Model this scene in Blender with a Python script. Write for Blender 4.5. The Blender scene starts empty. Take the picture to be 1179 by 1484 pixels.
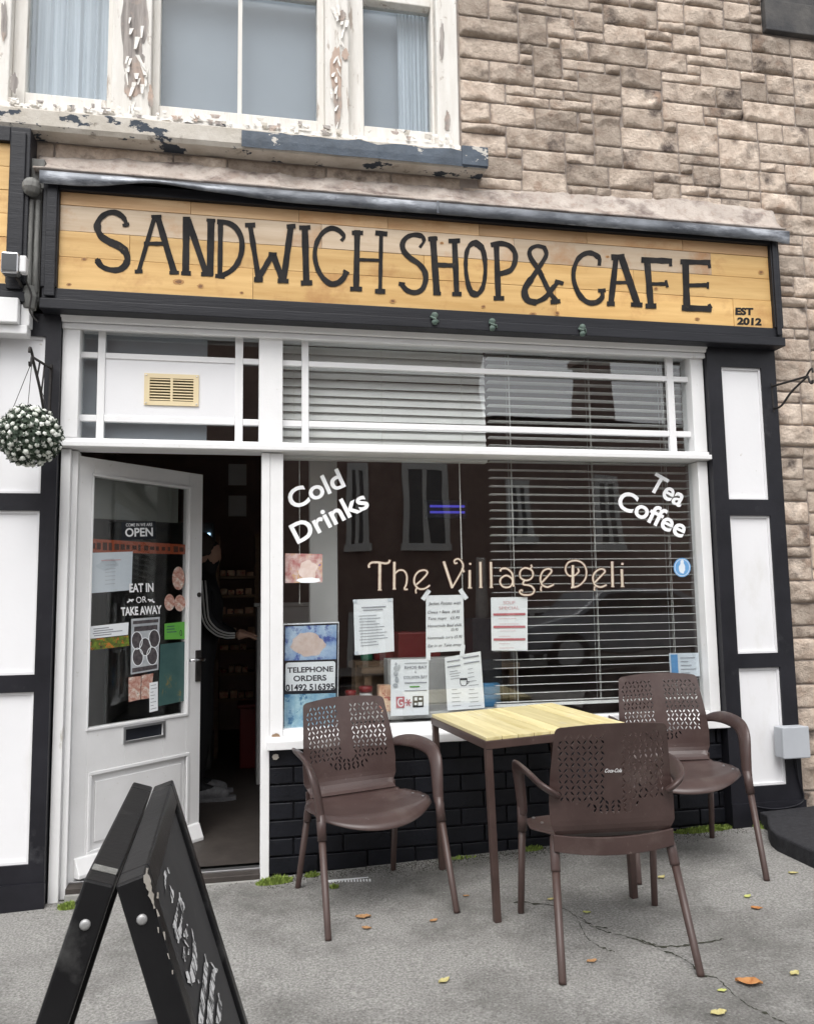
import bpy, bmesh, math, random
from mathutils import Vector, Matrix, noise, geometry

random.seed(11)
sc = bpy.context.scene
col = sc.collection
R = math.radians

# ---------------------------------------------------------------- camera, sky, sun, exposure
YAW, PITCH, ROLL, FPX, CAMD, CAMZ = 0.199084, 0.108465, -0.015406, 1198.9, 4.15, 1.30
_f = Vector((math.sin(YAW) * math.cos(PITCH), math.cos(YAW) * math.cos(PITCH), math.sin(PITCH)))
_r0 = Vector((math.cos(YAW), -math.sin(YAW), 0))
_u0 = _r0.cross(_f)
_c, _s = math.cos(ROLL), math.sin(ROLL)
CR, CU, CF = _c * _r0 + _s * _u0, -_s * _r0 + _c * _u0, _f
CAM = Vector((0, -CAMD, CAMZ))
cam_data = bpy.data.cameras.new('camera')
cam = bpy.data.objects.new('camera', cam_data)
col.objects.link(cam)
m = Matrix.Identity(4)
for i in range(3):
    m[i][0], m[i][1], m[i][2], m[i][3] = CR[i], CU[i], -CF[i], CAM[i]
cam.matrix_world = m
cam_data.sensor_fit = 'HORIZONTAL'
cam_data.sensor_width = 36
cam_data.lens = FPX / 1179 * 36
cam_data.clip_end = 600
sc.camera = cam

SUN_EL, SUN_AZ = R(56), R(200)
world = bpy.data.worlds.new('World')
sc.world = world
world.use_nodes = True
wn, wl = world.node_tree.nodes, world.node_tree.links
wn.clear()
sky = wn.new('ShaderNodeTexSky')
sky.sky_type = 'NISHITA'
sky.sun_disc = False
sky.sun_elevation = SUN_EL
sky.sun_rotation = SUN_AZ
sky.air_density, sky.dust_density, sky.ozone_density = 1.0, 3.0, 1.0
hs = wn.new('ShaderNodeHueSaturation')
hs.inputs['Saturation'].default_value = 0.12
bg = wn.new('ShaderNodeBackground')
bg.inputs['Strength'].default_value = 0.14
wo = wn.new('ShaderNodeOutputWorld')
wl.new(sky.outputs[0], hs.inputs['Color'])
wl.new(hs.outputs[0], bg.inputs['Color'])
wl.new(bg.outputs[0], wo.inputs['Surface'])
sun_d = bpy.data.lights.new('sun', 'SUN')
sun_d.energy = 0.8
sun_d.angle = R(40)
sun_d.color = (1.0, 0.97, 0.93)
sun = bpy.data.objects.new('sun', sun_d)
col.objects.link(sun)
_sd = Vector((math.sin(SUN_AZ) * math.cos(SUN_EL), math.cos(SUN_AZ) * math.cos(SUN_EL), math.sin(SUN_EL)))
sun.rotation_euler = _sd.to_track_quat('Z', 'Y').to_euler()
sc.view_settings.view_transform = 'Standard'
sc.view_settings.look = 'None'
sc.view_settings.gamma = 1
sc.view_settings.use_curve_mapping = False
sc.view_settings.exposure = 0.95

# ---------------------------------------------------------------- surveying helpers (photo survey -> metres)
def ray(px, py):
    return CF + CR * ((px - 589.5) / FPX) - CU * ((py - 742) / FPX)
def P(px, py, y=0.0):
    d = ray(px, py)
    return CAM + d * ((y + CAMD) / d.y)
def X(px, py, y=0.0): return P(px, py, y).x
def Z(px, py, y=0.0): return P(px, py, y).z
GX, GY = 0.034, 0.015
def zg(x, y): return GX * x + GY * y
def G(px, py, h=0.0):
    d = ray(px, py)
    t = (h - CAM.z + GX * CAM.x + GY * CAM.y) / (d.z - GX * d.x - GY * d.y)
    return CAM + d * t

# ---------------------------------------------------------------- materials
MAT = {}
def nodes_of(name):
    mt = bpy.data.materials.new(name)
    mt.use_nodes = True
    nt = mt.node_tree
    return mt, nt, nt.nodes, nt.links, nt.nodes['Principled BSDF']
def mk(name, c1, c2=None, rough=.6, scale=6, bump=0., bscale=80, spec=.4, metal=0, stretch=(1, 1, 1), rnd=0.,
       c3=None, m3=(.6, .66), s3=5, st3=(1, 1, 1), detail=6, bdist=.01, emit=None, es=0, bst=None, c4=None, m4=(.6, .66), s4=20):
    """noise-mottled surface; c3/c4 = worn or stained patches with their own shape"""
    mt, nt, N, L, b = nodes_of(name)
    tc = N.new('ShaderNodeTexCoord')
    def nz(sca, st, det=detail, ro=.6):
        mp = N.new('ShaderNodeMapping')
        mp.inputs['Scale'].default_value = st
        L.new(tc.outputs['Object'], mp.inputs[0])
        n = N.new('ShaderNodeTexNoise')
        n.inputs['Scale'].default_value = sca
        n.inputs['Detail'].default_value = det
        n.inputs['Roughness'].default_value = ro
        L.new(mp.outputs[0], n.inputs['Vector'])
        if rnd:
            oi = N.new('ShaderNodeObjectInfo')
            ml = N.new('ShaderNodeMath'); ml.operation = 'MULTIPLY'; ml.inputs[1].default_value = 40
            L.new(oi.outputs['Random'], ml.inputs[0])
            n.noise_dimensions = '4D'
            L.new(ml.outputs[0], n.inputs['W'])
        return n
    cout = None
    if c2 is not None:
        n = nz(scale, stretch)
        rp = N.new('ShaderNodeValToRGB')
        rp.color_ramp.elements[0].position, rp.color_ramp.elements[1].position = .32, .68
        rp.color_ramp.elements[0].color = (*c1, 1)
        rp.color_ramp.elements[1].color = (*c2, 1)
        L.new(n.outputs['Fac'], rp.inputs[0])
        cout = rp.outputs[0]
    for cc, mm, ss, st in ((c3, m3, s3, st3), (c4, m4, s4, (1, 1, 1))):
        if cc is None: continue
        n = nz(ss, st, 8, .65)
        rp = N.new('ShaderNodeValToRGB')
        rp.color_ramp.elements[0].position, rp.color_ramp.elements[1].position = mm
        L.new(n.outputs['Fac'], rp.inputs[0])
        mx = N.new('ShaderNodeMix'); mx.data_type = 'RGBA'
        L.new(rp.outputs[0], mx.inputs[0])
        if cout: L.new(cout, mx.inputs[6])
        else: mx.inputs[6].default_value = (*c1, 1)
        mx.inputs[7].default_value = (*cc, 1)
        cout = mx.outputs[2]
    if rnd and cout:
        oi = N.new('ShaderNodeObjectInfo')
        mr = N.new('ShaderNodeMapRange')
        mr.inputs[3].default_value, mr.inputs[4].default_value = 1 - rnd, 1 + rnd
        L.new(oi.outputs['Random'], mr.inputs[0])
        h = N.new('ShaderNodeHueSaturation')
        L.new(mr.outputs[0], h.inputs['Value'])
        L.new(cout, h.inputs['Color'])
        cout = h.outputs[0]
    if cout: L.new(cout, b.inputs['Base Color'])
    else: b.inputs['Base Color'].default_value = (*c1, 1)
    b.inputs['Roughness'].default_value = rough
    b.inputs['Metallic'].default_value = metal
    b.inputs['Specular IOR Level'].default_value = spec
    if bump:
        n = nz(bscale, bst or stretch, 8, .7)
        bp = N.new('ShaderNodeBump')
        bp.inputs['Strength'].default_value = bump
        bp.inputs['Distance'].default_value = bdist
        L.new(n.outputs['Fac'], bp.inputs['Height'])
        L.new(bp.outputs[0], b.inputs['Normal'])
    if emit:
        b.inputs['Emission Color'].default_value = (*emit, 1)
        b.inputs['Emission Strength'].default_value = es
    MAT[name] = mt
    return mt
def glass(name, tint=(.965, .975, .975), k=.042, rough=0.0):
    mt, nt, N, L, b = nodes_of(name)
    N.remove(b)
    tr = N.new('ShaderNodeBsdfTransparent'); tr.inputs[0].default_value = (*tint, 1)
    gl = N.new('ShaderNodeBsdfGlossy'); gl.inputs['Roughness'].default_value = rough
    ge = N.new('ShaderNodeNewGeometry')
    dt = N.new('ShaderNodeVectorMath'); dt.operation = 'DOT_PRODUCT'
    L.new(ge.outputs['Normal'], dt.inputs[0]); L.new(ge.outputs['Incoming'], dt.inputs[1])
    ab = N.new('ShaderNodeMath'); ab.operation = 'ABSOLUTE'; L.new(dt.outputs['Value'], ab.inputs[0])
    om = N.new('ShaderNodeMath'); om.operation = 'SUBTRACT'; om.inputs[0].default_value = 1; L.new(ab.outputs[0], om.inputs[1])
    pw = N.new('ShaderNodeMath'); pw.operation = 'POWER'; pw.inputs[1].default_value = 5; L.new(om.outputs[0], pw.inputs[0])
    ml = N.new('ShaderNodeMath'); ml.operation = 'MULTIPLY_ADD'; ml.use_clamp = True
    ml.inputs[1].default_value = .9; ml.inputs[2].default_value = k; L.new(pw.outputs[0], ml.inputs[0])
    mx = N.new('ShaderNodeMixShader')
    L.new(ml.outputs[0], mx.inputs[0])
    tcg = N.new('ShaderNodeTexCoord'); ng = N.new('ShaderNodeTexNoise'); ng.inputs['Scale'].default_value = 2.2; ng.inputs['Detail'].default_value = 1
    L.new(tcg.outputs['Object'], ng.inputs['Vector'])
    bg_ = N.new('ShaderNodeBump'); bg_.inputs['Strength'].default_value = .35; bg_.inputs['Distance'].default_value = .006
    L.new(ng.outputs['Fac'], bg_.inputs['Height']); L.new(bg_.outputs[0], gl.inputs['Normal'])
    L.new(tr.outputs[0], mx.inputs[1]); L.new(gl.outputs[0], mx.inputs[2])
    L.new(mx.outputs[0], N['Material Output'].inputs[0])
    MAT[name] = mt

mk('stone', (.39, .31, .25), (.71, .605, .51), rough=.92, scale=13, bump=1.0, bscale=60, rnd=.26, spec=.1, bdist=.02, detail=10,
   c3=(.10, .08, .072), m3=(.54, .66), s3=4.2, c4=(.38, .275, .21), m4=(.54, .70), s4=9)
mk('mortar', (.26, .22, .195), (.38, .335, .30), rough=.95, scale=9, bump=.6, bscale=60, spec=.1)
mk('flaunching', (.42, .365, .325), (.56, .50, .45), rough=.95, scale=6, bump=1.0, bscale=40, spec=.1, c3=(.20, .16, .145), m3=(.50, .64), s3=4.5, st3=(1, 1, 1.5), c4=(.36, .29, .25), m4=(.5, .7), s4=18)
mk('darkstone', (.055, .055, .058), (.11, .105, .10), rough=.9, scale=8, bump=.5, bscale=40)
mk('white', (.75, .75, .755), (.82, .82, .825), rough=.42, scale=3, bump=.05, bscale=50, c3=(.70, .69, .66), m3=(.66, .8), s3=5, st3=(1, 1, .5))
mk('whiteworn', (.73, .73, .73), (.80, .80, .805), rough=.5, scale=4, bump=.12, bscale=40, c3=(.50, .48, .43), m3=(.66, .72), s3=7, st3=(1, 1, .35), c4=(.62, .61, .57), m4=(.66, .7), s4=40)
mk('panelwhite', (.73, .73, .745), (.77, .77, .785), rough=.5, scale=2, bump=.08, bscale=35, c3=(.64, .63, .61), m3=(.60, .80), s3=3, st3=(1, 1, .4), c4=(.52, .50, .46), m4=(.70, .74), s4=14)
mk('oldwhite', (.68, .65, .60), (.78, .76, .72), rough=.65, scale=5, bump=.35, bscale=25, stretch=(6, 6, .7), c3=(.42, .36, .31), m3=(.60, .655), s3=4, st3=(5, 5, .8), c4=(.52, .47, .42), m4=(.62, .68), s4=22)
mk('barewood', (.22, .20, .19), (.46, .42, .39), rough=.85, scale=6, bump=.5, bscale=30, stretch=(9, 9, .7), c3=(.52, .40, .33), m3=(.5, .6), s3=3)
mk('black', (.008, .008, .011), (.016, .016, .021), rough=.42, scale=4, bump=.12, bscale=40, spec=.3, c3=(.045, .045, .05), m3=(.62, .76), s3=6, c4=(.20, .19, .18), m4=(.745, .76), s4=22)
mk('blacksign', (.012, .0125, .016), (.022, .023, .028), spec=.28, rough=.45, scale=3, bump=.2, bscale=20, stretch=(.4, 6, 6), c3=(.07, .07, .07), m3=(.70, .76), s3=9, st3=(.5, 3, 3))
mk('blackbrick', (.005, .0055, .008), (.011, .012, .017), rough=.4, scale=6, bump=.45, bscale=45, spec=.3, rnd=.2, c3=(.10, .10, .10), m3=(.73, .75), s3=14)
mk('lead', (.05, .055, .066), (.22, .235, .26), rough=.40, scale=7, bump=.3, bscale=16, stretch=(.7, 2, 2), metal=.35, c3=(.46, .48, .52), m3=(.52, .70), s3=6, st3=(.6, 1, 2))
mk('leadgrey', (.11, .11, .105), (.24, .24, .225), rough=.7, scale=6, bump=.5, bscale=25, stretch=(4, 4, .6))
mk('sillpaint', (.44, .40, .34), (.62, .585, .53), rough=.75, scale=7, bump=.5, bscale=30, c3=(.04, .052, .07), m3=(.555, .57), s3=4.2, st3=(1, 1, 2.0), c4=(.20, .17, .14), m4=(.60, .7), s4=12)
mk('sillead', (.045, .06, .08), (.085, .11, .145), rough=.5, scale=8, bump=.4, bscale=30, c3=(.55, .52, .47), m3=(.60, .615), s3=7, st3=(1, 1, 1.6))
mk('letter', (.012, .012, .013), (.028, .026, .026), spec=.2, rough=.8, scale=14, c3=(.10, .075, .05), m3=(.66, .76), s3=16)
for nm, a, b_ in (('plank', (.56, .335, .115), (.74, .49, .205)), ('plankgrey', (.44, .33, .22), (.57, .46, .34)), ('plankknot', (.42, .235, .105), (.62, .42, .23))):
    mk(nm, a, b_, rough=.5, scale=3.2, bump=.12, bscale=9, stretch=(.55, 5, 7), rnd=.17, c3=(.22, .09, .03), m3=(.685, .76), s3=6.5, st3=(1, 1, 1.7), c4=(.40, .185, .06), m4=(.53, .72), s4=3)
mk('asphalt', (.205, .20, .19), (.45, .44, .42), rough=.95, scale=110, detail=3, bump=1.0, bscale=95, spec=.15, bdist=.012, c3=(.115, .112, .104), m3=(.46, .74), s3=1.5, c4=(.50, .49, .46), m4=(.64, .70), s4=110)
mk('roadm', (.05, .05, .05), (.085, .083, .08), rough=.9, scale=3, bump=.6, bscale=120)
mk('kerb', (.25, .25, .24), (.33, .32, .30), rough=.9, scale=9, bump=.4)
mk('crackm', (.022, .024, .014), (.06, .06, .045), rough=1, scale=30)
mk('moss', (.16, .24, .04), (.32, .40, .10), rough=.9, scale=30, rnd=.1)
mk('plastic', (.048, .028, .0255), (.066, .041, .037), rough=.37, scale=7, bump=.08, bscale=200, spec=.5, c3=(.115, .088, .078), m3=(.54, .80), s3=5, c4=(.14, .11, .10), m4=(.64, .72), s4=30)
mk('legmetal', (.050, .029, .025), (.070, .043, .037), rough=.45, scale=12, bump=.05, bscale=90, spec=.5, c3=(.13, .10, .085), m3=(.66, .75), s3=16)
mk('tableplank', (.55, .455, .20), (.78, .69, .40), rough=.42, scale=5, bump=.15, bscale=14, stretch=(6, .5, 5), rnd=.14, c3=(.30, .19, .07), m3=(.66, .74), s3=9, st3=(2, .5, 1), c4=(.62, .58, .48), m4=(.6, .72), s4=6)
mk('boardblack', (.005, .005, .006), (.010, .010, .011), spec=.3, rough=.36, scale=6, bump=.1, bscale=60, c3=(.20, .19, .175), m3=(.70, .735), s3=18, st3=(1, 1, .5), c4=(.05, .05, .05), m4=(.55, .7), s4=9)
mk('chalkboard', (.030, .030, .032), (.050, .050, .052), rough=.62, scale=5, c3=(.11, .11, .11), m3=(.6, .8), s3=9)
mk('chalk', (.55, .55, .55), (.85, .85, .85), rough=.95, scale=45, c3=(.06, .06, .062), m3=(.48, .56), s3=60, st3=(1.6, 1, .4))
mk('rubber', (.014, .014, .017), (.030, .030, .034), rough=.8, scale=40, bump=.6, bscale=160)
mk('dullsteel', (.40, .40, .40), rough=.5, metal=.6)
mk('steel', (.55, .55, .56), rough=.3, metal=.9)
mk('chrome', (.7, .7, .72), rough=.18, metal=1)
mk('iron', (.012, .011, .011), (.035, .030, .028), rough=.6, scale=30)
mk('greybox', (.40, .42, .45), (.44, .46, .49), rough=.5, scale=5)
mk('ventcream', (.70, .58, .36), (.75, .63, .41), rough=.5, scale=8)
mk('ventdark', (.09, .07, .035), rough=.8)
mk('petal', (.60, .63, .56), (.76, .78, .73), rough=.7, scale=20, rnd=.1)
mk('leafdark', (.018, .034, .020), (.06, .085, .055), rough=.7, scale=14)
mk('blindwhite', (.74, .74, .72), (.80, .80, .78), rough=.45, scale=3)
mk('cord', (.65, .65, .62), rough=.8)
mk('paper', (.80, .83, .86), (.85, .87, .89), rough=.7, scale=4)
mk('paperblue', (.62, .68, .74), (.68, .73, .78), rough=.7, scale=4)
mk('ink', (.03, .03, .04), rough=.8)
mk('inkgrey', (.30, .31, .34), rough=.8)
mk('inkred', (.52, .16, .18), rough=.8)
mk('inkpale', (.62, .36, .38), rough=.8)
mk('inkorange', (.32, .055, .015), (.44, .09, .03), rough=.6, scale=20)
mk('inkbrown', (.06, .022, .014), rough=.7)
mk('vinyl', (.86, .87, .88), rough=.5)
mk('vinylcream', (.50, .43, .34), (.60, .53, .43), rough=.5, scale=20)
mk('stickerblack', (.012, .014, .02), rough=.4)
mk('stickerteal', (.035, .085, .085), (.055, .12, .11), rough=.5, scale=10, c3=(.22, .17, .05), m3=(.58, .64), s3=9, st3=(1, 1, .6))
mk('green', (.10, .36, .05), (.14, .42, .07), rough=.5, scale=10)
mk('bluetack', (.10, .28, .55), (.16, .36, .62), rough=.5, scale=30)
mk('postercoffee', (.10, .22, .50), (.55, .68, .78), rough=.45, scale=9, c3=(.06, .10, .34), m3=(.52, .60), s3=14, c4=(.36, .26, .45), m4=(.64, .70), s4=12)
mk('postercoffeetwo', (.14, .32, .50), (.50, .70, .76), rough=.45, scale=12, c3=(.05, .18, .34), m3=(.56, .62), s3=16, c4=(.50, .30, .42), m4=(.66, .72), s4=10)
mk('froth', (.56, .42, .36), (.68, .58, .54), rough=.6, scale=22)
mk('posterfood', (.30, .06, .06), (.62, .54, .50), rough=.5, scale=22, c3=(.50, .32, .18), m3=(.54, .60), s3=18, c4=(.22, .13, .30), m4=(.62, .68), s4=20)
mk('foodphoto', (.34, .10, .07), (.66, .50, .42), rough=.5, scale=45, c3=(.70, .66, .60), m3=(.54, .60), s3=38, c4=(.10, .05, .05), m4=(.60, .64), s4=44)
mk('veg', (.04, .03, .02), (.20, .30, .03), rough=.5, scale=45, c3=(.55, .16, .03), m3=(.52, .58), s3=32)
mk('postergrey', (.30, .33, .36), (.58, .60, .62), rough=.5, scale=14)
mk('ovaldark', (.035, .030, .036), (.12, .105, .11), rough=.5, scale=50)
mk('greyboard', (.15, .155, .14), (.19, .195, .18), rough=.7, scale=2)
mk('inwall', (.20, .135, .115), (.26, .18, .155), rough=.8, scale=3)
mk('infloor', (.035, .029, .026), (.055, .046, .041), rough=.6, scale=12, bump=.1)
mk('inpale', (.48, .48, .47), (.55, .55, .54), rough=.5, scale=4)
mk('wooddark', (.18, .115, .07), (.28, .19, .12), rough=.6, scale=6, stretch=(.4, 5, 5))
mk('packet', (.50, .22, .13), (.80, .66, .48), rough=.45, scale=18, rnd=.35, c3=(.40, .06, .05), m3=(.55, .6), s3=22)
mk('redplastic', (.19, .018, .018), rough=.4)
mk('blueplastic', (.06, .22, .42), rough=.4)
mk('greenplastic', (.05, .25, .14), rough=.4)
mk('uvtube', (.1, .1, .9), emit=(.16, .14, 1.0), es=.22)
mk('coolerlight', (.6, .8, .9), emit=(.45, .75, 1.0), es=1.6)
mk('skin', (.45, .27, .20), rough=.5)
mk('hair', (.03, .02, .015), rough=.6)
mk('jacket', (.010, .010, .012), rough=.7)
mk('trousers', (.02, .022, .03), rough=.8)
mk('shoe', (.12, .12, .13), (.20, .20, .21), rough=.6, scale=30)
mk('curtain', (.36, .40, .44), (.50, .54, .58), rough=.9, scale=9, stretch=(9, 1, .15))
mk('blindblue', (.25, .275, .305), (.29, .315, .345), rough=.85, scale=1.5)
mk('leafyellow', (.42, .36, .14), (.52, .48, .25), rough=.7, scale=40)
mk('leaforange', (.34, .13, .04), (.44, .22, .08), rough=.7, scale=40)
mk('leafbrown', (.30, .16, .07), (.40, .24, .12), rough=.8, scale=40)
mk('leafgreen', (.40, .42, .12), (.50, .52, .2), rough=.8, scale=40)
mk('dustgreen', (.06, .10, .085), (.16, .21, .18), rough=.6, scale=40)
mk('housebrick', (.24, .155, .13), (.34, .25, .215), rough=.9, scale=5)
mk('slate', (.045, .045, .052), (.085, .083, .088), rough=.7, scale=4, stretch=(1, 1, 6))
mk('housewhite', (.78, .77, .74), rough=.6)
mk('darkglass', (.02, .022, .026), rough=.08, spec=.8)
mk('carpaint', (.30, .32, .35), rough=.25, spec=.7)
mk('tyre', (.02, .02, .02), rough=.9)
glass('glass', k=.078)
glass('doorglass', (.94, .95, .95), k=.06)
glass('upperglass', (.95, .97, .98), k=.045)

# ---------------------------------------------------------------- mesh builder
def wloc(o):
    v = Vector((0, 0, 0))
    while o is not None:
        v += o.location
        o = o.parent
    return v
class MB:
    def __init__(s, xf=None):
        s.v, s.f, s.xf = [], [], xf
    def add(s, vs, fs):
        n = len(s.v)
        s.v += [tuple(s.xf(*p)) if s.xf else tuple(p) for p in vs]
        s.f += [tuple(i + n for i in f) for f in fs]
        return s
    def box(s, x0, x1, y0, y1, z0, z1):
        return s.add([(x0, y0, z0), (x1, y0, z0), (x1, y1, z0), (x0, y1, z0), (x0, y0, z1), (x1, y0, z1), (x1, y1, z1), (x0, y1, z1)],
                     [(0, 3, 2, 1), (4, 5, 6, 7), (0, 1, 5, 4), (1, 2, 6, 5), (2, 3, 7, 6), (3, 0, 4, 7)])
    def prism(s, poly, a, b, axis='y'):
        """poly of 2-D points extruded between a and b along axis (poly is (x,z), (y,z) or (x,y))"""
        n = len(poly)
        mkp = {'y': lambda p, t: (p[0], t, p[1]), 'x': lambda p, t: (t, p[0], p[1]), 'z': lambda p, t: (p[0], p[1], t)}[axis]
        vs = [mkp(p, a) for p in poly] + [mkp(p, b) for p in poly]
        fs = [tuple(range(n)), tuple(range(2 * n - 1, n - 1, -1))]
        fs += [(i, i + n, (i + 1) % n + n, (i + 1) % n) for i in range(n)]
        return s.add(vs, fs)
    def tube(s, path, r, n=8, ry=None, closed=False):
        path = [Vector(p) for p in path]
        k = len(path)
        rs = r if isinstance(r, (list, tuple)) else [r] * k
        vs, fs = [], []
        prev = None
        for i, p in enumerate(path):
            if closed: t = path[(i + 1) % k] - path[i - 1]
            else: t = path[min(i + 1, k - 1)] - path[max(i - 1, 0)]
            t.normalize()
            if prev is None:
                a = Vector((0, 0, 1)) if abs(t.z) < .9 else Vector((1, 0, 0))
                u = t.cross(a).normalized()
            else:
                u = (prev - t * prev.dot(t)).normalized()
            prev = u
            w = t.cross(u)
            q = (ry[i] if isinstance(ry, (list, tuple)) else ry) if ry else rs[i]
            for j in range(n):
                an = 2 * math.pi * j / n + math.pi / n
                vs.append(p + u * (math.cos(an) * rs[i]) + w * (math.sin(an) * q))
        for i in range(k if closed else k - 1):
            for j in range(n):
                a, b = i * n + j, i * n + (j + 1) % n
                c, d = ((i + 1) % k) * n + (j + 1) % n, ((i + 1) % k) * n + j
                fs.append((a, b, c, d))
        if not closed:
            fs += [tuple(range(n - 1, -1, -1)), tuple((k - 1) * n + j for j in range(n))]
        return s.add(vs, fs)
    def lathe(s, prof, c, n=16):
        """prof: (r, z) list about vertical axis through c"""
        vs, fs = [], []
        for r, z in prof:
            for j in range(n):
                a = 2 * math.pi * j / n
                vs.append((c[0] + r * math.cos(a), c[1] + r * math.sin(a), c[2] + z))
        for i in range(len(prof) - 1):
            for j in range(n):
                fs.append((i * n + j, i * n + (j + 1) % n, (i + 1) * n + (j + 1) % n, (i + 1) * n + j))
        fs += [tuple(range(n - 1, -1, -1)), tuple((len(prof) - 1) * n + j for j in range(n))]
        return s.add(vs, fs)
    def build(s, name, mat, parent=None, origin=None, bevel=0, smooth=False, solid=0, fixn=True):
        base = wloc(parent) if parent else Vector((0, 0, 0))
        org = Vector(origin) if origin is not None else base
        me = bpy.data.meshes.new(name)
        me.from_pydata([Vector(p) - org for p in s.v], [], s.f)
        if bevel or solid or fixn:
            bm = bmesh.new(); bm.from_mesh(me)
            if fixn: bmesh.ops.recalc_face_normals(bm, faces=bm.faces)
            if solid: bmesh.ops.solidify(bm, geom=bm.faces[:], thickness=solid)
            if bevel:
                es = [e for e in bm.edges if len(e.link_faces) == 2 and e.calc_face_angle(0) > .5]
                bmesh.ops.bevel(bm, geom=es, offset=bevel, segments=2, profile=.5, affect='EDGES', clamp_overlap=True)
            bm.to_mesh(me); bm.free()
        if smooth:
            me.polygons.foreach_set('use_smooth', [True] * len(me.polygons))
        me.materials.append(MAT[mat] if isinstance(mat, str) else mat)
        o = bpy.data.objects.new(name, me)
        col.objects.link(o)
        o.location = org - base
        if parent: o.parent = parent
        return o
def tag(o, label, cat, group=None):
    o['label'] = label; o['category'] = cat
    if group: o['group'] = group
    return o
def thing(name, label, cat, loc=(0, 0, 0), group=None):
    o = bpy.data.objects.new(name, None)
    o.empty_display_size = .1
    col.objects.link(o)
    o.location = loc
    return tag(o, label, cat, group)
def struct(o):
    o['kind'] = 'structure'; return o
def stuff(o):
    o['kind'] = 'stuff'; return o
def smooth_path(pts, n=6, closed=False):
    pts = [tuple(p) for p in pts]
    if len(pts) < 3: return pts
    k, out = len(pts), []
    rng = range(k if closed else k - 1)
    for i in rng:
        if closed: p0, p1, p2, p3 = pts[i - 1], pts[i], pts[(i + 1) % k], pts[(i + 2) % k]
        else: p0, p1, p2, p3 = pts[max(i - 1, 0)], pts[i], pts[i + 1], pts[min(i + 2, k - 1)]
        for j in range(n):
            t = j / n
            out.append(tuple(.5 * ((2 * b) + (-a + c) * t + (2 * a - 5 * b + 4 * c - d) * t * t + (-a + 3 * b - 3 * c + d) * t ** 3)
                             for a, b, c, d in zip(p0, p1, p2, p3)))
    if not closed: out.append(pts[-1])
    return out
def ribbon(mb, pts, w, fn, h, closed=False, wob=0.):
    """flat painted stroke: pts in 2-D survey units, fn(u,v,h)->world"""
    k = len(pts)
    L, Rr = [], []
    for i, p in enumerate(pts):
        a = pts[i - 1] if (closed or i > 0) else p
        b = pts[(i + 1) % k] if (closed or i < k - 1) else p
        tx, ty = b[0] - a[0], b[1] - a[1]
        l = math.hypot(tx, ty) or 1
        tx, ty = tx / l, ty / l
        ww = (w[min(i * len(w) // k, len(w) - 1)] if isinstance(w, (list, tuple)) else w) / 2
        ww *= 1 + wob * noise.noise(Vector((p[0] * .13, p[1] * .13, 3.1)))
        ex = 0
        if not closed and i == 0: ex = -.25 * ww
        if not closed and i == k - 1: ex = .25 * ww
        L.append(fn(p[0] - ty * ww + tx * ex, p[1] + tx * ww + ty * ex, h))
        Rr.append(fn(p[0] + ty * ww + tx * ex, p[1] - tx * ww + ty * ex, h))
    vs = L + Rr
    fs = [(i, (i + 1) % k, k + (i + 1) % k, k + i) for i in range(k if closed else k - 1)]
    mb.add(vs, fs)
_tc = {}
def text_geo(txt, bold=0., shear=0.):
    key = (txt, bold, shear)
    if key not in _tc:
        cu = bpy.data.curves.new('t', 'FONT')
        cu.body = txt; cu.size = 1; cu.offset = bold; cu.shear = shear; cu.resolution_u = 4
        o = bpy.data.objects.new('t', cu)
        col.objects.link(o)
        dg = bpy.context.evaluated_depsgraph_get()
        me = bpy.data.meshes.new_from_object(o.evaluated_get(dg))
        vs = [(v.co.x, v.co.y) for v in me.vertices]
        fs = [tuple(p.vertices) for p in me.polygons]
        bpy.data.objects.remove(o); bpy.data.meshes.remove(me); bpy.data.curves.remove(cu)
        x0, x1 = min(v[0] for v in vs), max(v[0] for v in vs)
        _tc[key] = ([((v[0] - x0) / (x1 - x0), v[1]) for v in vs], fs)
    return _tc[key]
def text_on(mb, txt, p0, p1, cap, fn, h, bold=0., shear=0.):
    """text whose baseline runs p0->p1 and whose capitals are cap tall, in survey units"""
    vs, fs = text_geo(txt, bold, shear)
    dx, dy = p1[0] - p0[0], p1[1] - p0[1]
    l = math.hypot(dx, dy)
    nx, ny = dy / l, -dx / l
    k = cap / .70
    mb.add([fn(p0[0] + dx * u + nx * v * k, p0[1] + dy * u + ny * v * k, h) for u, v in vs], fs)
def plane_fn(y):
    return lambda u, v, h: P(u, v, y - h)
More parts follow.
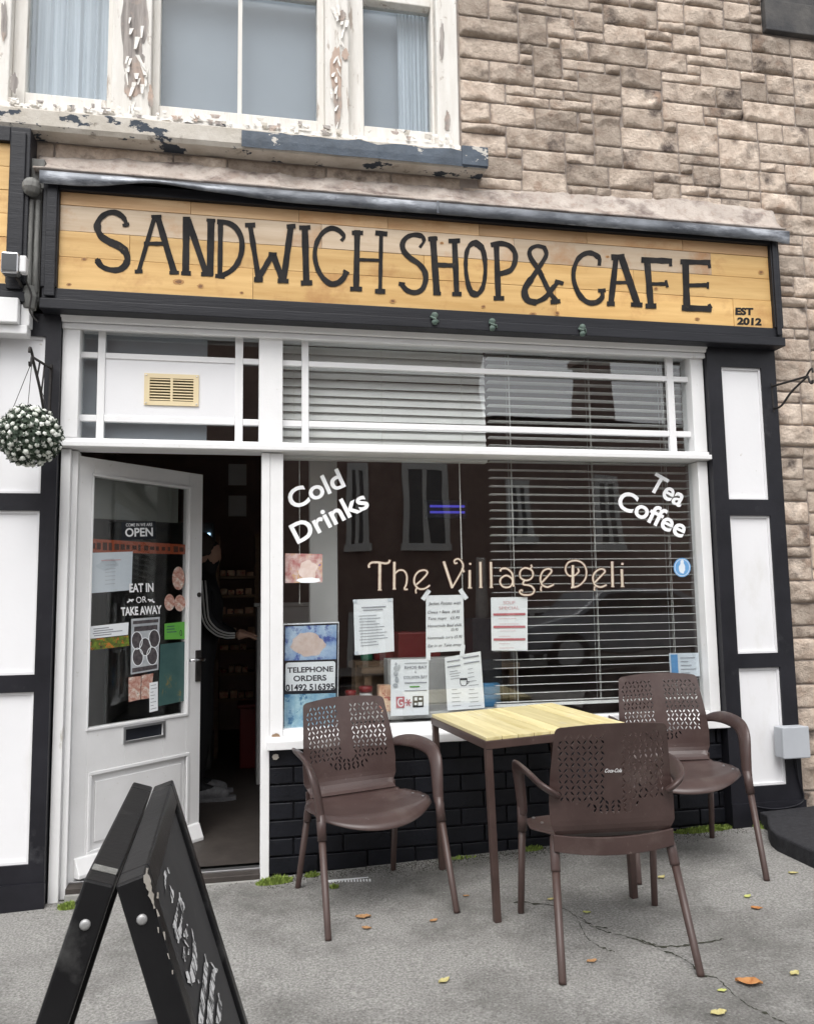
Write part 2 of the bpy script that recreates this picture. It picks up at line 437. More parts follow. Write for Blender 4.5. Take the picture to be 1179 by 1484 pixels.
def quad_card(name, label, cat, c4, fn, mat, th=.0012, h=0., parent=None, group=None, bow=.0):
    """thin rectangular card whose corners (tl,tr,br,bl) are surveyed on a plane"""
    tl, tr, br, bl = [fn(c[0], c[1], h) for c in c4]
    mb = MB()
    n = 6
    fr, bk = [], []
    nrm = (tr - tl).cross(bl - tl).normalized() * -1
    if nrm.y > 0: nrm = -nrm
    for j in range(n + 1):
        for i in range(n + 1):
            u, v = i / n, j / n
            p = (tl * (1 - u) + tr * u) * (1 - v) + (bl * (1 - u) + br * u) * v
            p = p - nrm * (bow * (math.sin(u * 3.1 + v) * .5 + .5 * math.sin(v * 5)))
            fr.append(p); bk.append(p - nrm * th)
    vs = fr + bk
    m_ = (n + 1) ** 2
    fs = []
    for j in range(n):
        for i in range(n):
            a = j * (n + 1) + i
            fs += [(a, a + 1, a + n + 2, a + n + 1), (m_ + a, m_ + a + n + 1, m_ + a + n + 2, m_ + a + 1)]
    rim = [i for i in range(n)] + [i * (n + 1) + n for i in range(n)] + [n * (n + 1) + n - i for i in range(n)] + [(n - i) * (n + 1) for i in range(n)]
    for i in range(len(rim)):
        a, b = rim[i], rim[(i + 1) % len(rim)]
        fs.append((a, b, m_ + b, m_ + a))
    mb.add(vs, fs)
    o = mb.build(name, mat, parent, origin=(tl + br) / 2 if parent is None else None)
    if label: tag(o, label, cat, group)
    return o
def lerp2(c4, u, v):
    tl, tr, br, bl = c4
    return tuple((tl[k] * (1 - u) + tr[k] * u) * (1 - v) + (bl[k] * (1 - u) + br[k] * u) * v for k in (0, 1))
def print_lines(par, c4, fn, h, rows, mat, name='printed_lines'):
    """rows of illegible print: (u0,u1,v,thickness) in card fractions"""
    mb = MB()
    for u0, u1, v, t in rows:
        pts = [lerp2(c4, u0, v - t / 2), lerp2(c4, u1, v - t / 2), lerp2(c4, u1, v + t / 2), lerp2(c4, u0, v + t / 2)]
        mb.add([fn(p[0], p[1], h) for p in pts], [(0, 1, 2, 3)])
    return mb.build(name, mat, par)
def print_text(par, c4, fn, h, rows, mat, name='lettering'):
    """rows: (text, u0, u1, v_baseline, cap fraction of height, bold, shear)"""
    mb = MB()
    H = math.hypot(c4[3][0] - c4[0][0], c4[3][1] - c4[0][1])
    for k, (t, u0, u1, v, c, bo, sh) in enumerate(rows):
        text_on(mb, t, lerp2(c4, u0, v), lerp2(c4, u1, v), c * H, fn, h + k * .00002, bo, sh)
    return mb.build(name, mat, par)

# ================================================================ GROUND
def sheet(x0, x1, y0, y1, dz=0.0, nx=1, ny=1):
    mb = MB()
    vs = [(x0 + (x1 - x0) * i / nx, y0 + (y1 - y0) * j / ny) for j in range(ny + 1) for i in range(nx + 1)]
    mb.add([(x, y, zg(x, y) + dz) for x, y in vs],
           [(j * (nx + 1) + i, j * (nx + 1) + i + 1, (j + 1) * (nx + 1) + i + 1, (j + 1) * (nx + 1) + i) for j in range(ny) for i in range(nx)])
    return mb
struct(sheet(-150, 150, -150, 150, -.16).build('ground', 'roadm'))
struct(sheet(-40, 40, -6.6, .012, 0).build('pavement', 'asphalt'))
kb = MB(); kb.add([(x, y, zg(x, y) + d) for x in (-40, 40) for y, d in ((-6.75, .002), (-6.6, .002), (-6.6, -.3), (-6.75, -.3))],
                  [(0, 1, 5, 4), (1, 2, 6, 5), (2, 3, 7, 6), (3, 0, 4, 7)])
struct(kb.build('kerb', 'kerb'))
struct(sheet(-40, 40, -13.8, -11.6, .0).build('far_pavement', 'asphalt'))

# ================================================================ THE BUILDING
B = thing('cafe_building', 'rough pink stone building with black and white timber shopfront and peeling upper windows', 'building')
# --- masonry backing
w = MB()
w.box(2.99, 4.3, .0055, .35, -.4, 5.4)
w.box(1.165, 2.99, .0055, .35, 3.30, 5.4)
w.box(-1.30, 1.165, .0055, .35, 3.30, 3.70)
w.box(-3.6, -1.25, .014, .35, -.4, 3.30)
w.box(-3.6, -1.30, .014, .35, 3.30, 5.4)
w.build('wall', 'mortar', B)
# --- squared rubble, every stone its own piece
CW, CH = .086, .0635
def stone_mesh(w_, h_, seed, deep):
    nx, ny = max(7, int(w_ / .0115)), max(6, int(h_ / .0115))
    rg = random.Random(seed * 13 + 1)
    rs = Vector((seed * 7.31, seed * 3.17, seed * 1.7))
    fc = [(rg.uniform(-.5, .5) * w_, rg.uniform(-.5, .5) * h_, deep * rg.uniform(.75, 1.5), rg.gauss(0, .16), rg.gauss(-.05, .20)) for _ in range(rg.randint(4, 8))]
    rough = rg.uniform(.5, 1.5)
    vs, fs = [], []
    for j in range(ny + 1):
        for i in range(nx + 1):
            u, v = i / nx, j / ny
            x, z = (u - .5) * w_, (v - .5) * h_
            e = min(min(u, 1 - u) * w_, min(v, 1 - v) * h_)
            q = Vector((x * 8, z * 11, 0)) + rs
            wx_, wz_ = x + .03 * noise.noise(q * 1.1), z + .03 * noise.noise(q * 1.1 + Vector((5, 5, 5)))
            h = min(f[2] + f[3] * (wx_ - f[0]) + f[4] * (wz_ - f[1]) for f in fc)
            h += deep * rough * (.45 * (.35 - abs(noise.noise(q * 1.5))) + .30 * (.3 - abs(noise.noise(q * 3.4))) + .16 * noise.noise(q * 8) + .08 * noise.noise(q * 17))
            prof = 1 - math.exp(-(e + .0006) / (.0045 + .006 * abs(noise.noise(q * 2.3))))
            dep = .003 + prof * max(h, .002)
            jx = .004 * noise.noise(Vector((z * 30, seed, i > nx / 2))) if i in (0, nx) else 0
            jz = .004 * noise.noise(Vector((x * 30, seed + 5, j > ny / 2))) if j in (0, ny) else 0
            vs.append((x + jx, -dep, z + jz))
            if i in (0, nx) and j in (0, ny):
                vs[-1] = (x * (1 - .003 / w_), -.003, z * (1 - .003 / h_))
    for j in range(ny):
        for i in range(nx):
            a = j * (nx + 1) + i
            fs.append((a, a + 1, a + nx + 2, a + nx + 1))
    rim = [i for i in range(nx)] + [i * (nx + 1) + nx for i in range(ny)] + [ny * (nx + 1) + nx - i for i in range(nx)] + [(ny - i) * (nx + 1) for i in range(ny)]
    b0 = len(vs)
    for r_ in rim: vs.append((vs[r_][0], .02, vs[r_][2]))
    for k in range(len(rim)):
        k2 = (k + 1) % len(rim)
        fs.append((rim[k2], rim[k], b0 + k, b0 + k2))
    return vs, fs
def add_stone(x0, x1, z0, z1, seed, deep=.026, y=.004, mat='stone'):
    vs, fs = stone_mesh(x1 - x0, z1 - z0, seed, deep)
    c = Vector(((x0 + x1) / 2, y, (z0 + z1) / 2))
    mb = MB(); mb.add([Vector(v) + c for v in vs], fs)
    return mb.build('stone', mat, B, origin=c, smooth=True, fixn=False)
DBX, DBZ = X(1104, 30, 0), Z(1140, 52, 0)
def fill(x0, x1, z0, z1, seed):
    rnd = random.Random(seed)
    nx, nz = round((x1 - x0) / CW), round((z1 - z0) / CH)
    cx = [x0 + (x1 - x0) * i / nx for i in range(nx + 1)]
    cz = [z0 + (z1 - z0) * j / nz for j in range(nz + 1)]
    wx = lambda i, j: cx[i] + (0 if i in (0, nx) else .016 * noise.noise(Vector((i * 3.3, j // 3 * 1.7, seed))))
    wz = lambda i, j: cz[j] + (0 if j in (0, nz) else .007 * noise.noise(Vector((i // 6 * 2.1, j * 3.3, seed + 40))))
    used = set()
    for i in range(nx):
        for j in range(nz):
            mx, mz = cx[i] + CW / 2, cz[j] + CH / 2
            if (mx < 1.30 and 3.585 < mz < 3.75) or (mx > DBX - .02 and mz > DBZ - .02): used.add((i, j))
    sizes = [(3, 2)] * 9 + [(2, 2)] * 4 + [(3, 3)] * 2 + [(2, 3)] * 1 + [(2, 1)] * 3 + [(4, 2)] * 4 + [(3, 1)] * 3
    n = 0
    for j in range(nz):
        for i in range(nx):
            if (i, j) in used: continue
            rnd.shuffle(sizes)
            for (a, b) in sizes + [(2, 1), (1, 1)]:
                cells = [(i + p, j + q) for p in range(a) for q in range(b)]
                if i + a <= nx and j + b <= nz and not any(c in used for c in cells): break
            used.update(cells)
            g = .0046
            n += 1
            add_stone(wx(i, j) + g, wx(i + a, j) - g, wz(i, j) + g, wz(i, j + b) - g, seed * 100 + n, .015 + .011 * rnd.random())
    return n
nst = fill(2.992, 4.05, -.02, 3.43, 3)
nst += fill(1.172, 4.05, 3.43, 5.32, 8)
for k, (a, b) in enumerate(((-1.28, -.92), (-.92, -.35), (-.35, -.08), (-.08, .43), (.43, .78), (.78, 1.165))):
    add_stone(a + .005, b - .005, 3.452, 3.592, 900 + k, .024); nst += 1
MB().box(DBX, 4.3, -.035, .02, DBZ, DBZ + .20).box(DBX + .09, 4.3, -.012, .02, DBZ + .201, 5.4).box(DBX, DBX + .088, -.02, .02, DBZ + .201, 5.4).build('stone_surround', 'darkstone', B, bevel=.006)
# --- mortar flaunching over the sign
fl = MB()
n = 150
vs, fs = [], []
for i in range(n + 1):
    x = -.985 + (3.055 + .985) * i / n
    a = noise.noise(Vector((x * 2.3, 0, 1))) * .016 + noise.noise(Vector((x * 9, 0, 4))) * .008
    rise = .045 * min(1, max(0, (x - 1.2) / .8)) + .03 * noise.noise(Vector((x * 1.7, 4, 2))) + a
    r2 = .014 * noise.noise(Vector((x * 6, 8, 2))) + .008 * noise.noise(Vector((x * 21, 8, 2)))
    prof = [(.02, 3.390), (-.128, 3.392), (-.130 + r2 * .3, 3.400), (-.086 + r2, 3.424 + r2 * .5), (-.050 + r2 * 1.2, 3.458 + rise * .3), (-.026 + r2, 3.512 + rise * .8), (.02, 3.560 + rise + r2)]
    for p in prof: vs.append((x, p[0] + .007 * noise.noise(Vector((x * 14, p[1] * 40, 0))) * (p[1] > 3.41), p[1] + .006 * (p[1] > 3.41) * noise.noise(Vector((x * 17, p[1] * 40, 5)))))
k = 7
for i in range(n):
    for j in range(k - 1):
        fs.append((i * k + j, i * k + j + 1, (i + 1) * k + j + 1, (i + 1) * k + j))
fs += [tuple(range(k)), tuple(n * k + k - 1 - j for j in range(k))]
fl.add(vs, fs)
fl.build('mortar_fillet', 'flaunching', B, smooth=True)

# --- stall riser of black painted bricks
zs0, cs = .600, .0835
sr = MB().box(.135, 2.56, .022, .25, -.3, .604)
riser = sr.build('stall_riser', 'black', B)
bl = .238
for c in range(9):
    z1 = zs0 - c * cs
    z0 = z1 - cs
    if z1 < 0: break
    x = .14 - (bl / 2 if c % 2 else 0)
    while x < 2.55:
        a, b = max(x, .138), min(x + bl, 2.552)
        if b - a > .03 and z1 > zg(b, 0) - .01:
            dy = random.uniform(-.003, .003)
            mb = MB().box(a + .004, b - .004, .004 + dy, .03, z0 + .004, z1 - .004)
            mb.build('brick', 'blackbrick', riser, origin=((a + b) / 2, .01, (z0 + z1) / 2), bevel=.004)
        x += bl

# --- pilasters with white panels
def pilaster(x0, x1, px0, px1, zs, zbot):
    fr = MB()
    y0, y1 = -.05, .10
    fr.box(x0, px0, y0, y1, zbot, 2.70).box(px1, x1, y0, y1, zbot, 2.70)
    prev = zbot
    for a, b in zs:
        fr.box(px0, px1, y0, y1, prev, a)
        prev = b
    fr.box(px0, px1, y0, y1, prev, 2.70)
    fr.box(x0 - .006, x1 + .006, y0 - .014, y0 - .0005, zbot, zg((x0 + x1) / 2, 0) + .115)
    o = fr.build('pilaster', 'black', B)
    for a, b in zs:
        pn = MB().box(px0 + .012, px1 - .012, y0 + .022, y1 - .02, a + .012, b - .012)
        pn.box(px0, px0 + .012, y0 + .012, y1 - .02, a, b).box(px1 - .012, px1, y0 + .012, y1 - .02, a, b)
        pn.box(px0 + .012, px1 - .012, y0 + .012, y1 - .02, a, a + .012).box(px0 + .012, px1 - .012, y0 + .012, y1 - .02, b - .012, b)
        pn.build('panel', 'panelwhite', o)
    return o
pilaster(2.556, 2.985, 2.643, 2.893, ((.292, .915), (.993, 1.748), (1.838, 2.592)), -.1)
pilL = pilaster(-1.25, -.852, -1.14, -.921, ((.160, .918), (.996, 1.751), (1.832, 2.590)), -.2)
cp = MB().box(-1.30, -1.02, -.16, -.052, 2.615, 2.735).box(-1.31, -.985, -.13, -.0525, 2.572, 2.614).box(-1.018, -.978, -.12, -.0525, 2.615, 2.72)
cp.build('capital_block', 'whiteworn', pilL, bevel=.005)
# --- lead clad console between the two signs
con = MB().box(-1.035, -.945, -.10, .02, 2.74, 3.30)
for k in range(3): con.tube([(-1.02 + .03 * k, -.105, 2.78), (-1.02 + .03 * k, -.11, 3.02), (-1.02 + .03 * k, -.105, 3.24)], .013, 8)
con.lathe([(.004, -.045), (.03, -.035), (.043, -.01), (.043, .012), (.03, .035), (.004, .045)], (-.985, -.135, 3.29), 14)
con.box(-1.05, -.94, -.09, .02, 3.31, 3.46)
con.lathe([(.03, -.06), (.04, 0), (.03, .05)], (-.985, -.10, 2.76), 10)
con.build('console_bracket', 'leadgrey', B, bevel=.004, smooth=False)

# --- white timber frame
Mx0, Mx1 = .100, .207
zt = 2.055
gtop, gbot = Z(409, 493, .04), Z(409, 643, .04)
h1a, h1b = Z(409, 522, .03), Z(409, 530, .03)
h2a, h2b = Z(409, 609, .03), Z(409, 618, .03)
frm = MB()
frm.box(-.845, -.800, -.004, .11, -.06, zt)                     # hinge post
frm.box(-.800, -.772, .03, .11, -.03, zt - .002)                # rebate
frm.box(Mx0, .142, -.003, .11, -.03, zt)                        # door jamb, outer half
frm.box(.1422, Mx1, .0, .11, .60, zt - .001)                      # inner half, above the sill
frm.box(2.492, 2.552, -.003, .10, .604, zt)                     # right post
frm.box(-.853, 2.562, -.020, .11, zt + .004, gbot - .004)       # transom rail
frm.box(-.858, 2.585, -.046, -.0205, zt + .006, zt + .032)      # transom nosing
frm.box(-.850, -.770, -.022, .10, gbot - .004, 2.685)           # upper posts
frm.box(X(375, 560, 0), X(409, 560, .03), -.014, .10, gbot - .004, gtop + .02)
frm.box(X(1001, 580, 0), 2.552, -.014, .10, gbot - .004, gtop + .02)
frm.box(-.770, 2.552, -.010, .10, gtop, 2.665)                  # head
frm.box(-.852, 2.556, -.036, -.0105, 2.640, 2.668)
frm.prism([(-.0105, 2.668), (-.045, 2.672), (-.055, 2.705), (-.0105, 2.71)], -.858, 2.562, 'x')
frm.build('shop_frame', 'whiteworn', B, bevel=.004)
def light(x0, x1, z0, z1, vb, name, y=.03):
    o = MB().box(x0, x1, .046, .051, z0, z1).build('pane', 'glass', B)
    g = MB()
    for a, b in vb: g.box(a, b, .020, .0455, z0, z1)
    for a, b in ((h2b, h2a), (h1b, h1a)):
        xs = [x0] + [q for v in vb for q in v] + [x1]
        for i in range(0, len(xs), 2): g.box(xs[i], xs[i + 1], .023, .0455, a, b)
    g.build('glazing_bar', 'white', o, bevel=.003)
    return o
dl0, dl1 = X(113, 560, .03), X(375, 560, .03)
vb = ((X(141, 560, .03), X(152, 560, .03)), (X(340.5, 560, .03), X(352, 560, .03)))
dlp = light(dl0, dl1, gbot, gtop, vb, 'fanlight')
MB().box(dl0 - .04, dl0, .012, .045, gbot, gtop).build('frame_bead', 'white', dlp)
tag(MB().box(-.78, X(300, 560, .09), .085, .10, gbot - .02, 2.66).build('blind_sky_panel', 'blindblue', None, origin=(-.4, .09, gbot)), 'grey panel added as sky reflection behind the left of the fanlight over the door', 'blind')  # added panel, its grey stands in for sky reflected in the fanlight panes
pnl = MB().box(vb[0][1], vb[1][0], .030, .0458, h2a, h1b).build('fanlight_panel', 'panelwhite', B)
vx0, vx1, vz0, vz1 = X(209, 566, .03), X(288, 566, .03), Z(248, 588, .03), Z(248, 542.5, .03)
vg = MB()
vg.box(vx0, vx1, .022, .0298, vz0, vz0 + .022).box(vx0, vx1, .022, .0298, vz1 - .022, vz1)
vg.box(vx0, vx0 + .026, .022, .0298, vz0 + .022, vz1 - .022).box(vx1 - .026, vx1, .022, .0298, vz0 + .022, vz1 - .022)
vc = (vx0 + vx1) / 2
vg.box(vc - .006, vc + .006, .022, .0298, vz0 + .022, vz1 - .022)
nl = 8
for i in range(nl):
    z = vz0 + .022 + (vz1 - vz0 - .044) * (i + .5) / nl
    for a, b in ((vx0 + .026, vc - .006), (vc + .006, vx1 - .026)):
        vg.add([(a, .0225, z - .0035), (b, .0225, z - .0035), (b, .0285, z + .003), (a, .0285, z + .003), (a, .0215, z - .0025), (b, .0215, z - .0025), (b, .0275, z + .004), (a, .0275, z + .004)],
               [(0, 1, 2, 3), (7, 6, 5, 4), (0, 4, 5, 1), (3, 2, 6, 7), (0, 3, 7, 4), (1, 5, 6, 2)])
vgo = vg.build('vent_grille', 'ventcream', pnl)
MB().box(vx0 + .024, vx1 - .024, .0288, .0299, vz0 + .02, vz1 - .02).build('vent_backing', 'ventdark', pnl)
sc_ = MB()
for a in (vx0 + .010, vx1 - .010):
    for z in (vz0 + .010, vz1 - .010): sc_.lathe([(.0045, -.002), (.0045, .002)], (a, .0215, z), 8)
sc_.build('screw', 'chrome', pnl)
rl0, rl1 = X(409, 560, .03), X(1001, 580, .03)
vbr = ((X(437, 560, .03), X(447, 560, .03)), (X(966, 570, .03), X(975.5, 570, .03)))
light(rl0, rl1, gbot, gtop, vbr, 'transom_light')
big = MB().box(Mx1, 2.492, .060, .066, .690, zt).build('shop_window_pane', 'glass', B)
sl = MB().box(.128, 2.572, -.055, .0035, .6045, .645)
sl.prism([(-.052, .6455), (.004, .6455), (.004, .662), (-.046, .652)], .128, 2.572, 'x')
slo = sl.build('window_sill', 'whiteworn', B, bevel=.004)
MB().box(Mx1, 2.492, .0045, .09, .605, .690).build('bottom_rail', 'whiteworn', B, bevel=.004)
def blob(c4px, fn, mat, name, par, seed=0, nn=22, h=.0008, amp=.35):
    """a flake-shaped thin patch inside a surveyed ellipse (cx,cy,rx,ry)"""
    cx, cy, rx, ry = c4px
    pts = []
    for i in range(nn):
        a = 2 * math.pi * i / nn
        k = 1 + amp * noise.noise(Vector((math.cos(a) * 2.2, math.sin(a) * 2.2, seed * 3.7))) + .12 * noise.noise(Vector((i * 1.7, seed, 0)))
        pts.append((cx + rx * k * math.cos(a), cy + ry * k * math.sin(a)))
    mb = MB()
    mb.add([fn(cx, cy, h)] + [fn(p[0], p[1], h) for p in pts], [(0, 1 + i, 1 + (i + 1) % nn) for i in range(nn)])
    return mb.build(name, mat, par)
blob((400, 1070, 7, 6.5), plane_fn(-.003), 'wooddark', 'rotten_patch', slo, 3, h=.002)
blob((399, 1097, 5, 4), plane_fn(0), 'sillpaint', 'mortar_dab', riser, 5, h=.006)
# threshold
th = MB().box(-.772, Mx0, .0, .075, -.08, .028).build('threshold', 'infloor', B, bevel=.004)
MB().box(-.772, Mx0, .076, .12, .0, .034).build('door_strip', 'steel', th, bevel=.002)
MB().box(-.772, Mx0, -.018, -.001, -.1, .004).build('doorstep', 'kerb', B, bevel=.004)

# --- open door
H0, H1 = Vector((-.790, .052, 0)), Vector((-.212, .620, 0))
dd = (H1 - H0).normalized()
dn = Vector((dd.y, -dd.x, 0))
DL = (H1 - H0).length
def DW(u, z, w): return H0 + dd * u + dn * w + Vector((0, 0, z))
def DWw(u, w, z): return DW(u, z, w)
def DP(px, py, h=0.):
    """photo survey -> point on the door's outer face"""
    d = ray(px, py)
    t = (H0 - CAM).dot(dn) / d.dot(dn)
    return CAM + d * t + dn * h
def du(px, py): return (DP(px, py) - H0).dot(dd)
def dz(px, py): return DP(px, py).z
dg0, dg1 = du(136, 700), du(274, 720)
gt, gb = dz(136, 690), dz(131, 1055)
dtop = 2.035
door = MB(DWw)
door.box(0, dg0, -.045, 0, .03, dtop).box(dg1, DL, -.045, 0, .03, dtop)
door.box(dg0, dg1, -.045, 0, gt, dtop)
pb1, pt1 = dz(128, 1240), dz(127, 1120)
pu0, pu1 = du(128, 1120), du(274, 1080)
lb0, lb1, lbz0, lbz1 = du(181, 1070), du(236, 1060), dz(208, 1070), dz(208, 1053)
door.box(dg0, lb0, -.045, 0, pt1 + .0, gb).box(lb1, dg1, -.045, 0, pt1, gb).box(lb0, lb1, -.045, 0, lbz1, gb).box(lb0, lb1, -.045, 0, pt1, lbz0)
door.box(dg0, dg1, -.045, 0, .03, pb1)
door.box(dg0, pu0, -.045, 0, pb1, pt1).box(pu1, dg1, -.045, 0, pb1, pt1)
dro = door.build('door', 'whiteworn', B, bevel=.002)
pn = MB(DWw).box(pu0, pu1, -.035, -.014, pb1, pt1).box(pu0 + .045, pu1 - .045, -.014, -.006, pb1 + .05, pt1 - .05)
pn.build('door_panel', 'whiteworn', dro, bevel=.004)
bd = MB(DWw)
for a, b, c, d in ((pu0, pu1, pt1 - .018, pt1), (pu0, pu1, pb1, pb1 + .018), (pu0, pu0 + .018, pb1 + .018, pt1 - .018), (pu1 - .018, pu1, pb1 + .018, pt1 - .018)):
    bd.box(a, b, -.013, .005, c, d)
for a, b, c, d in ((dg0 - .012, dg1 + .012, gt, gt + .014), (dg0 - .012, dg1 + .012, gb - .014, gb), (dg0 - .012, dg0, gb, gt), (dg1, dg1 + .012, gb, gt)):
    bd.box(a, b, .0005, .007, c, d)
bd.build('door_moulding', 'white', dro, bevel=.003)
MB(DWw).box(dg0, dg1, -.026, -.020, gb, gt).build('door_pane', 'doorglass', dro)
wb = MB()
wb.add([DW(u, z, w_) for u in (.05, DL - .005) for w_, z in ((.0, .135), (.012, .130), (.045, .062), (.045, .045), (.0, .045))],
       [(0, 1, 6, 5), (1, 2, 7, 6), (2, 3, 8, 7), (3, 4, 9, 8), (4, 0, 5, 9), (0, 4, 3, 2, 1), (5, 6, 7, 8, 9)])
wb.build('weather_bar', 'whiteworn', dro, bevel=.004)
lb = MB(DWw).box(lb0 - .012, lb1 + .012, .0005, .007, lbz1, lbz1 + .012).box(lb0 - .012, lb1 + .012, .0005, .007, lbz0 - .012, lbz0)
lb.box(lb0 - .012, lb0, .0005, .007, lbz0, lbz1).box(lb1, lb1 + .012, .0005, .007, lbz0, lbz1)
lbo = lb.build('letterbox', 'steel', dro)
MB(DWw).box(lb0 + .001, lb1 - .001, -.03, -.008, lbz0 + .001, lbz1 - .001).build('letterbox_flap', 'stickerblack', dro)
hu, hz = du(286.5, 965), dz(286.5, 965)
hd = MB(DWw).box(hu - .020, hu + .020, .0005, .009, hz - .085, hz + .085)
hd.build('handle_plate', 'iron', dro, bevel=.003)
MB().tube([DW(hu, hz + .035, .008), DW(hu, hz + .035, .05), DW(hu - .02, hz + .036, .055), DW(hu - .10, hz + .036, .055)], .009, 8).build('handle', 'chrome', dro, smooth=True)
lk = du(288, 862), dz(288, 862)
MB().tube([DW(lk[0], lk[1], .0), DW(lk[0], lk[1], .006)], .013, 14).build('lock_barrel', 'iron', dro)
hg = MB(DWw)
for z in (1.78, .28):
    hg.box(-.012, .018, -.012, .004, z, z + .11)
hg.build('hinge', 'whiteworn', dro, bevel=.003)

# --- upper bay window with peeling paint
Sx1 = 1.278
sil = MB()
n = 60
vs, fs = [], []
for i in range(n + 1):
    x = -3.4 + (Sx1 + 3.4) * i / n
    a = .007 * noise.noise(Vector((x * 5, 1, 0))) + .004 * noise.noise(Vector((x * 14, 1, 0)))
    for y, z in ((.1, 3.602), (-.095, 3.602 + a * .3), (-.108 + a, 3.622 + a), (-.106 + a, 3.70 + a), (-.085, 3.716 + a), (-.02, 3.745), (.1, 3.75)):
        vs.append((x, y, z))
k = 7
for i in range(n):
    for j in range(k - 1): fs.append((i * k + j, i * k + j + 1, (i + 1) * k + j + 1, (i + 1) * k + j))
fs += [tuple(range(k)), tuple(n * k + k - 1 - j for j in range(k))]
sil.add(vs, fs)
usill = sil.build('upper_sill', 'sillpaint', B)
ldx = X(350, 205, -.1)
ld = MB()
vs, fs = [], []
n = 26
for i in range(n + 1):
    x = ldx + (Sx1 + .006 - ldx) * i / n
    a = .007 * noise.noise(Vector((x * 5, 1, 0))) + .004 * noise.noise(Vector((x * 14, 1, 0)))
    e = .016 * noise.noise(Vector((x * 8, 7, 0))) + .010 * noise.noise(Vector((x * 23, 7, 0)))
    vs += [(x, -.1125 + a, 3.606), (x, -.1145 + a, 3.645), (x, -.1125 + a, 3.693 + e)]
for i in range(n):
    for j in range(2): fs.append((i * 3 + j, i * 3 + j + 1, i * 3 + j + 4, i * 3 + j + 3))
ld.add(vs, fs)
ld.build('lead_apron', 'sillead', usill, solid=.002)
MB().box(X(668, 230, -.1), Sx1 + .010, -.1205, -.09, 3.612, 3.722).build('lead_end', 'sillead', usill, bevel=.004)
uw = MB()
zs_, ztop = 3.735, 5.35
def ux(px, y): return X(px, 100, y)
gz = Z(300, 166, .09)
# mullions and jambs (front y=-.01) and sash stiles (front y=.045)
mull = [(-3.4, ux(-60, 0)), (ux(-14, 0), ux(14, 0)), (ux(162, 0), ux(219, 0)), (ux(471, 0), ux(505, 0)), (ux(632, 0), 1.162)]
uw.box(-3.4, 1.162, -.004, .16, zs_ - .02, zs_ - .001)
frame_up = uw.build('upper_frame', 'oldwhite', B, bevel=.004)
for a, b in mull: MB().box(a, b, -.008, .16, zs_, ztop).build('mullion', 'oldwhite', frame_up, bevel=.006)
glas = [(ux(41, .09), ux(157.5, .09)), (ux(233, .09), ux(458.5, .09)), (ux(525, .09), ux(622, .09))]
lims = [(mull[1][1], mull[2][0]), (mull[2][1], mull[3][0]), (mull[3][1], mull[4][0])]
mrail = [Z(100, -60, .09), Z(400, -4, .09), Z(575, 14, .09)]
for q, ((g0, g1), (l0, l1)) in enumerate(zip(glas, lims)):
    s_ = MB().box(l0, g0, .045, .13, zs_, ztop).box(g1, l1, .045, .13, zs_, ztop)
    s_.box(g0, g1, .045, .13, zs_, gz)
    mr = mrail[q]
    s_.box(g0, g1, .036, .12, mr, mr + .05)
    so = s_.build('sash', 'oldwhite', B, bevel=.005)
    MB().box(g0, g1, .090, .094, gz, mr).build('sash_pane', 'upperglass', so)
    MB().box(g0, g1, .070, .074, mr + .05, ztop).build('sash_pane', 'upperglass', so)
    if q == 1:
        xm = ux(347.5, .08)
        MB().box(xm - .011, xm + .011, .068, .0895, gz, mr).box(xm - .009, xm + .009, .05, .0695, mr + .05, ztop).build('sash_bar', 'oldwhite', so)
# white sub-sill strip, chipped along its edge
ss = MB()
vs, fs = [], []
n = 90
for i in range(n + 1):
    x = -1.6 + (1.16 + 1.6) * i / n
    e = .030 * noise.noise(Vector((x * 9, 3, 0))) + .022 * noise.noise(Vector((x * 26, 3, 0)))
    vs += [(x, -.030 - .3 * abs(e), 3.742 + .6 * abs(e)), (x, -.024, 3.775), (x, .044, 3.80)]
for i in range(n):
    for j in range(2): fs.append((i * 3 + j, i * 3 + j + 1, i * 3 + j + 4, i * 3 + j + 3))
ss.add(vs, fs)
ss.build('sub_sill', 'oldwhite', frame_up, solid=.012)
# bare wood where the paint has gone, with curling flakes
pf = plane_fn(-.008)
for k, (cx, cy, rx, ry, s) in enumerate(((190, 48, 16, 66, 1), (199, 106, 10, 36, 2), (206, 30, 9, 36, 11), (186, 120, 6, 22, 12), (218, 140, 4, 16, 13), (648, 175, 4, 14, 14), (640, 60, 3, 30, 15), (20, 120, 6, 14, 16), (487, 98, 8, 30, 4), (489, 140, 6, 36, 5), (494, 22, 7, 8, 6), (500, 78, 5, 8, 7), (6, 30, 4, 30, 8))):
    blob((cx, cy, rx, ry), pf, 'barewood', 'bare_patch', frame_up, s, 34, .0010 + .0006 * k, .42)
rf = random.Random(5)
for k in range(46):
    cx, cy = rf.choice([(192, 60), (197, 120), (488, 100), (490, 150), (494, 25), (200, 150), (488, 180)])
    cx += rf.uniform(-15, 15) * (.6 if cx > 400 else 1); cy += rf.uniform(-45, 40)
    if cy > 185: continue
    w_, h_ = rf.uniform(1.4, 4.2), rf.uniform(8, 26)
    an = rf.uniform(-.5, .5)
    mb = MB(); vs = []
    for j in range(4):
        for i in (-1, 1):
            t = j / 3
            ww = w_ * (1 - .55 * t) * i
            vs.append(pf(cx + ww * math.cos(an) + (t - .5) * h_ * math.sin(an), cy + (t - .5) * h_ * math.cos(an), .002 + .014 * t * t + .004 * i * t))
    mb.add(vs, [(0, 1, 3, 2), (2, 3, 5, 4), (4, 5, 7, 6)])
    mb.build('paint_flake', 'oldwhite', frame_up)
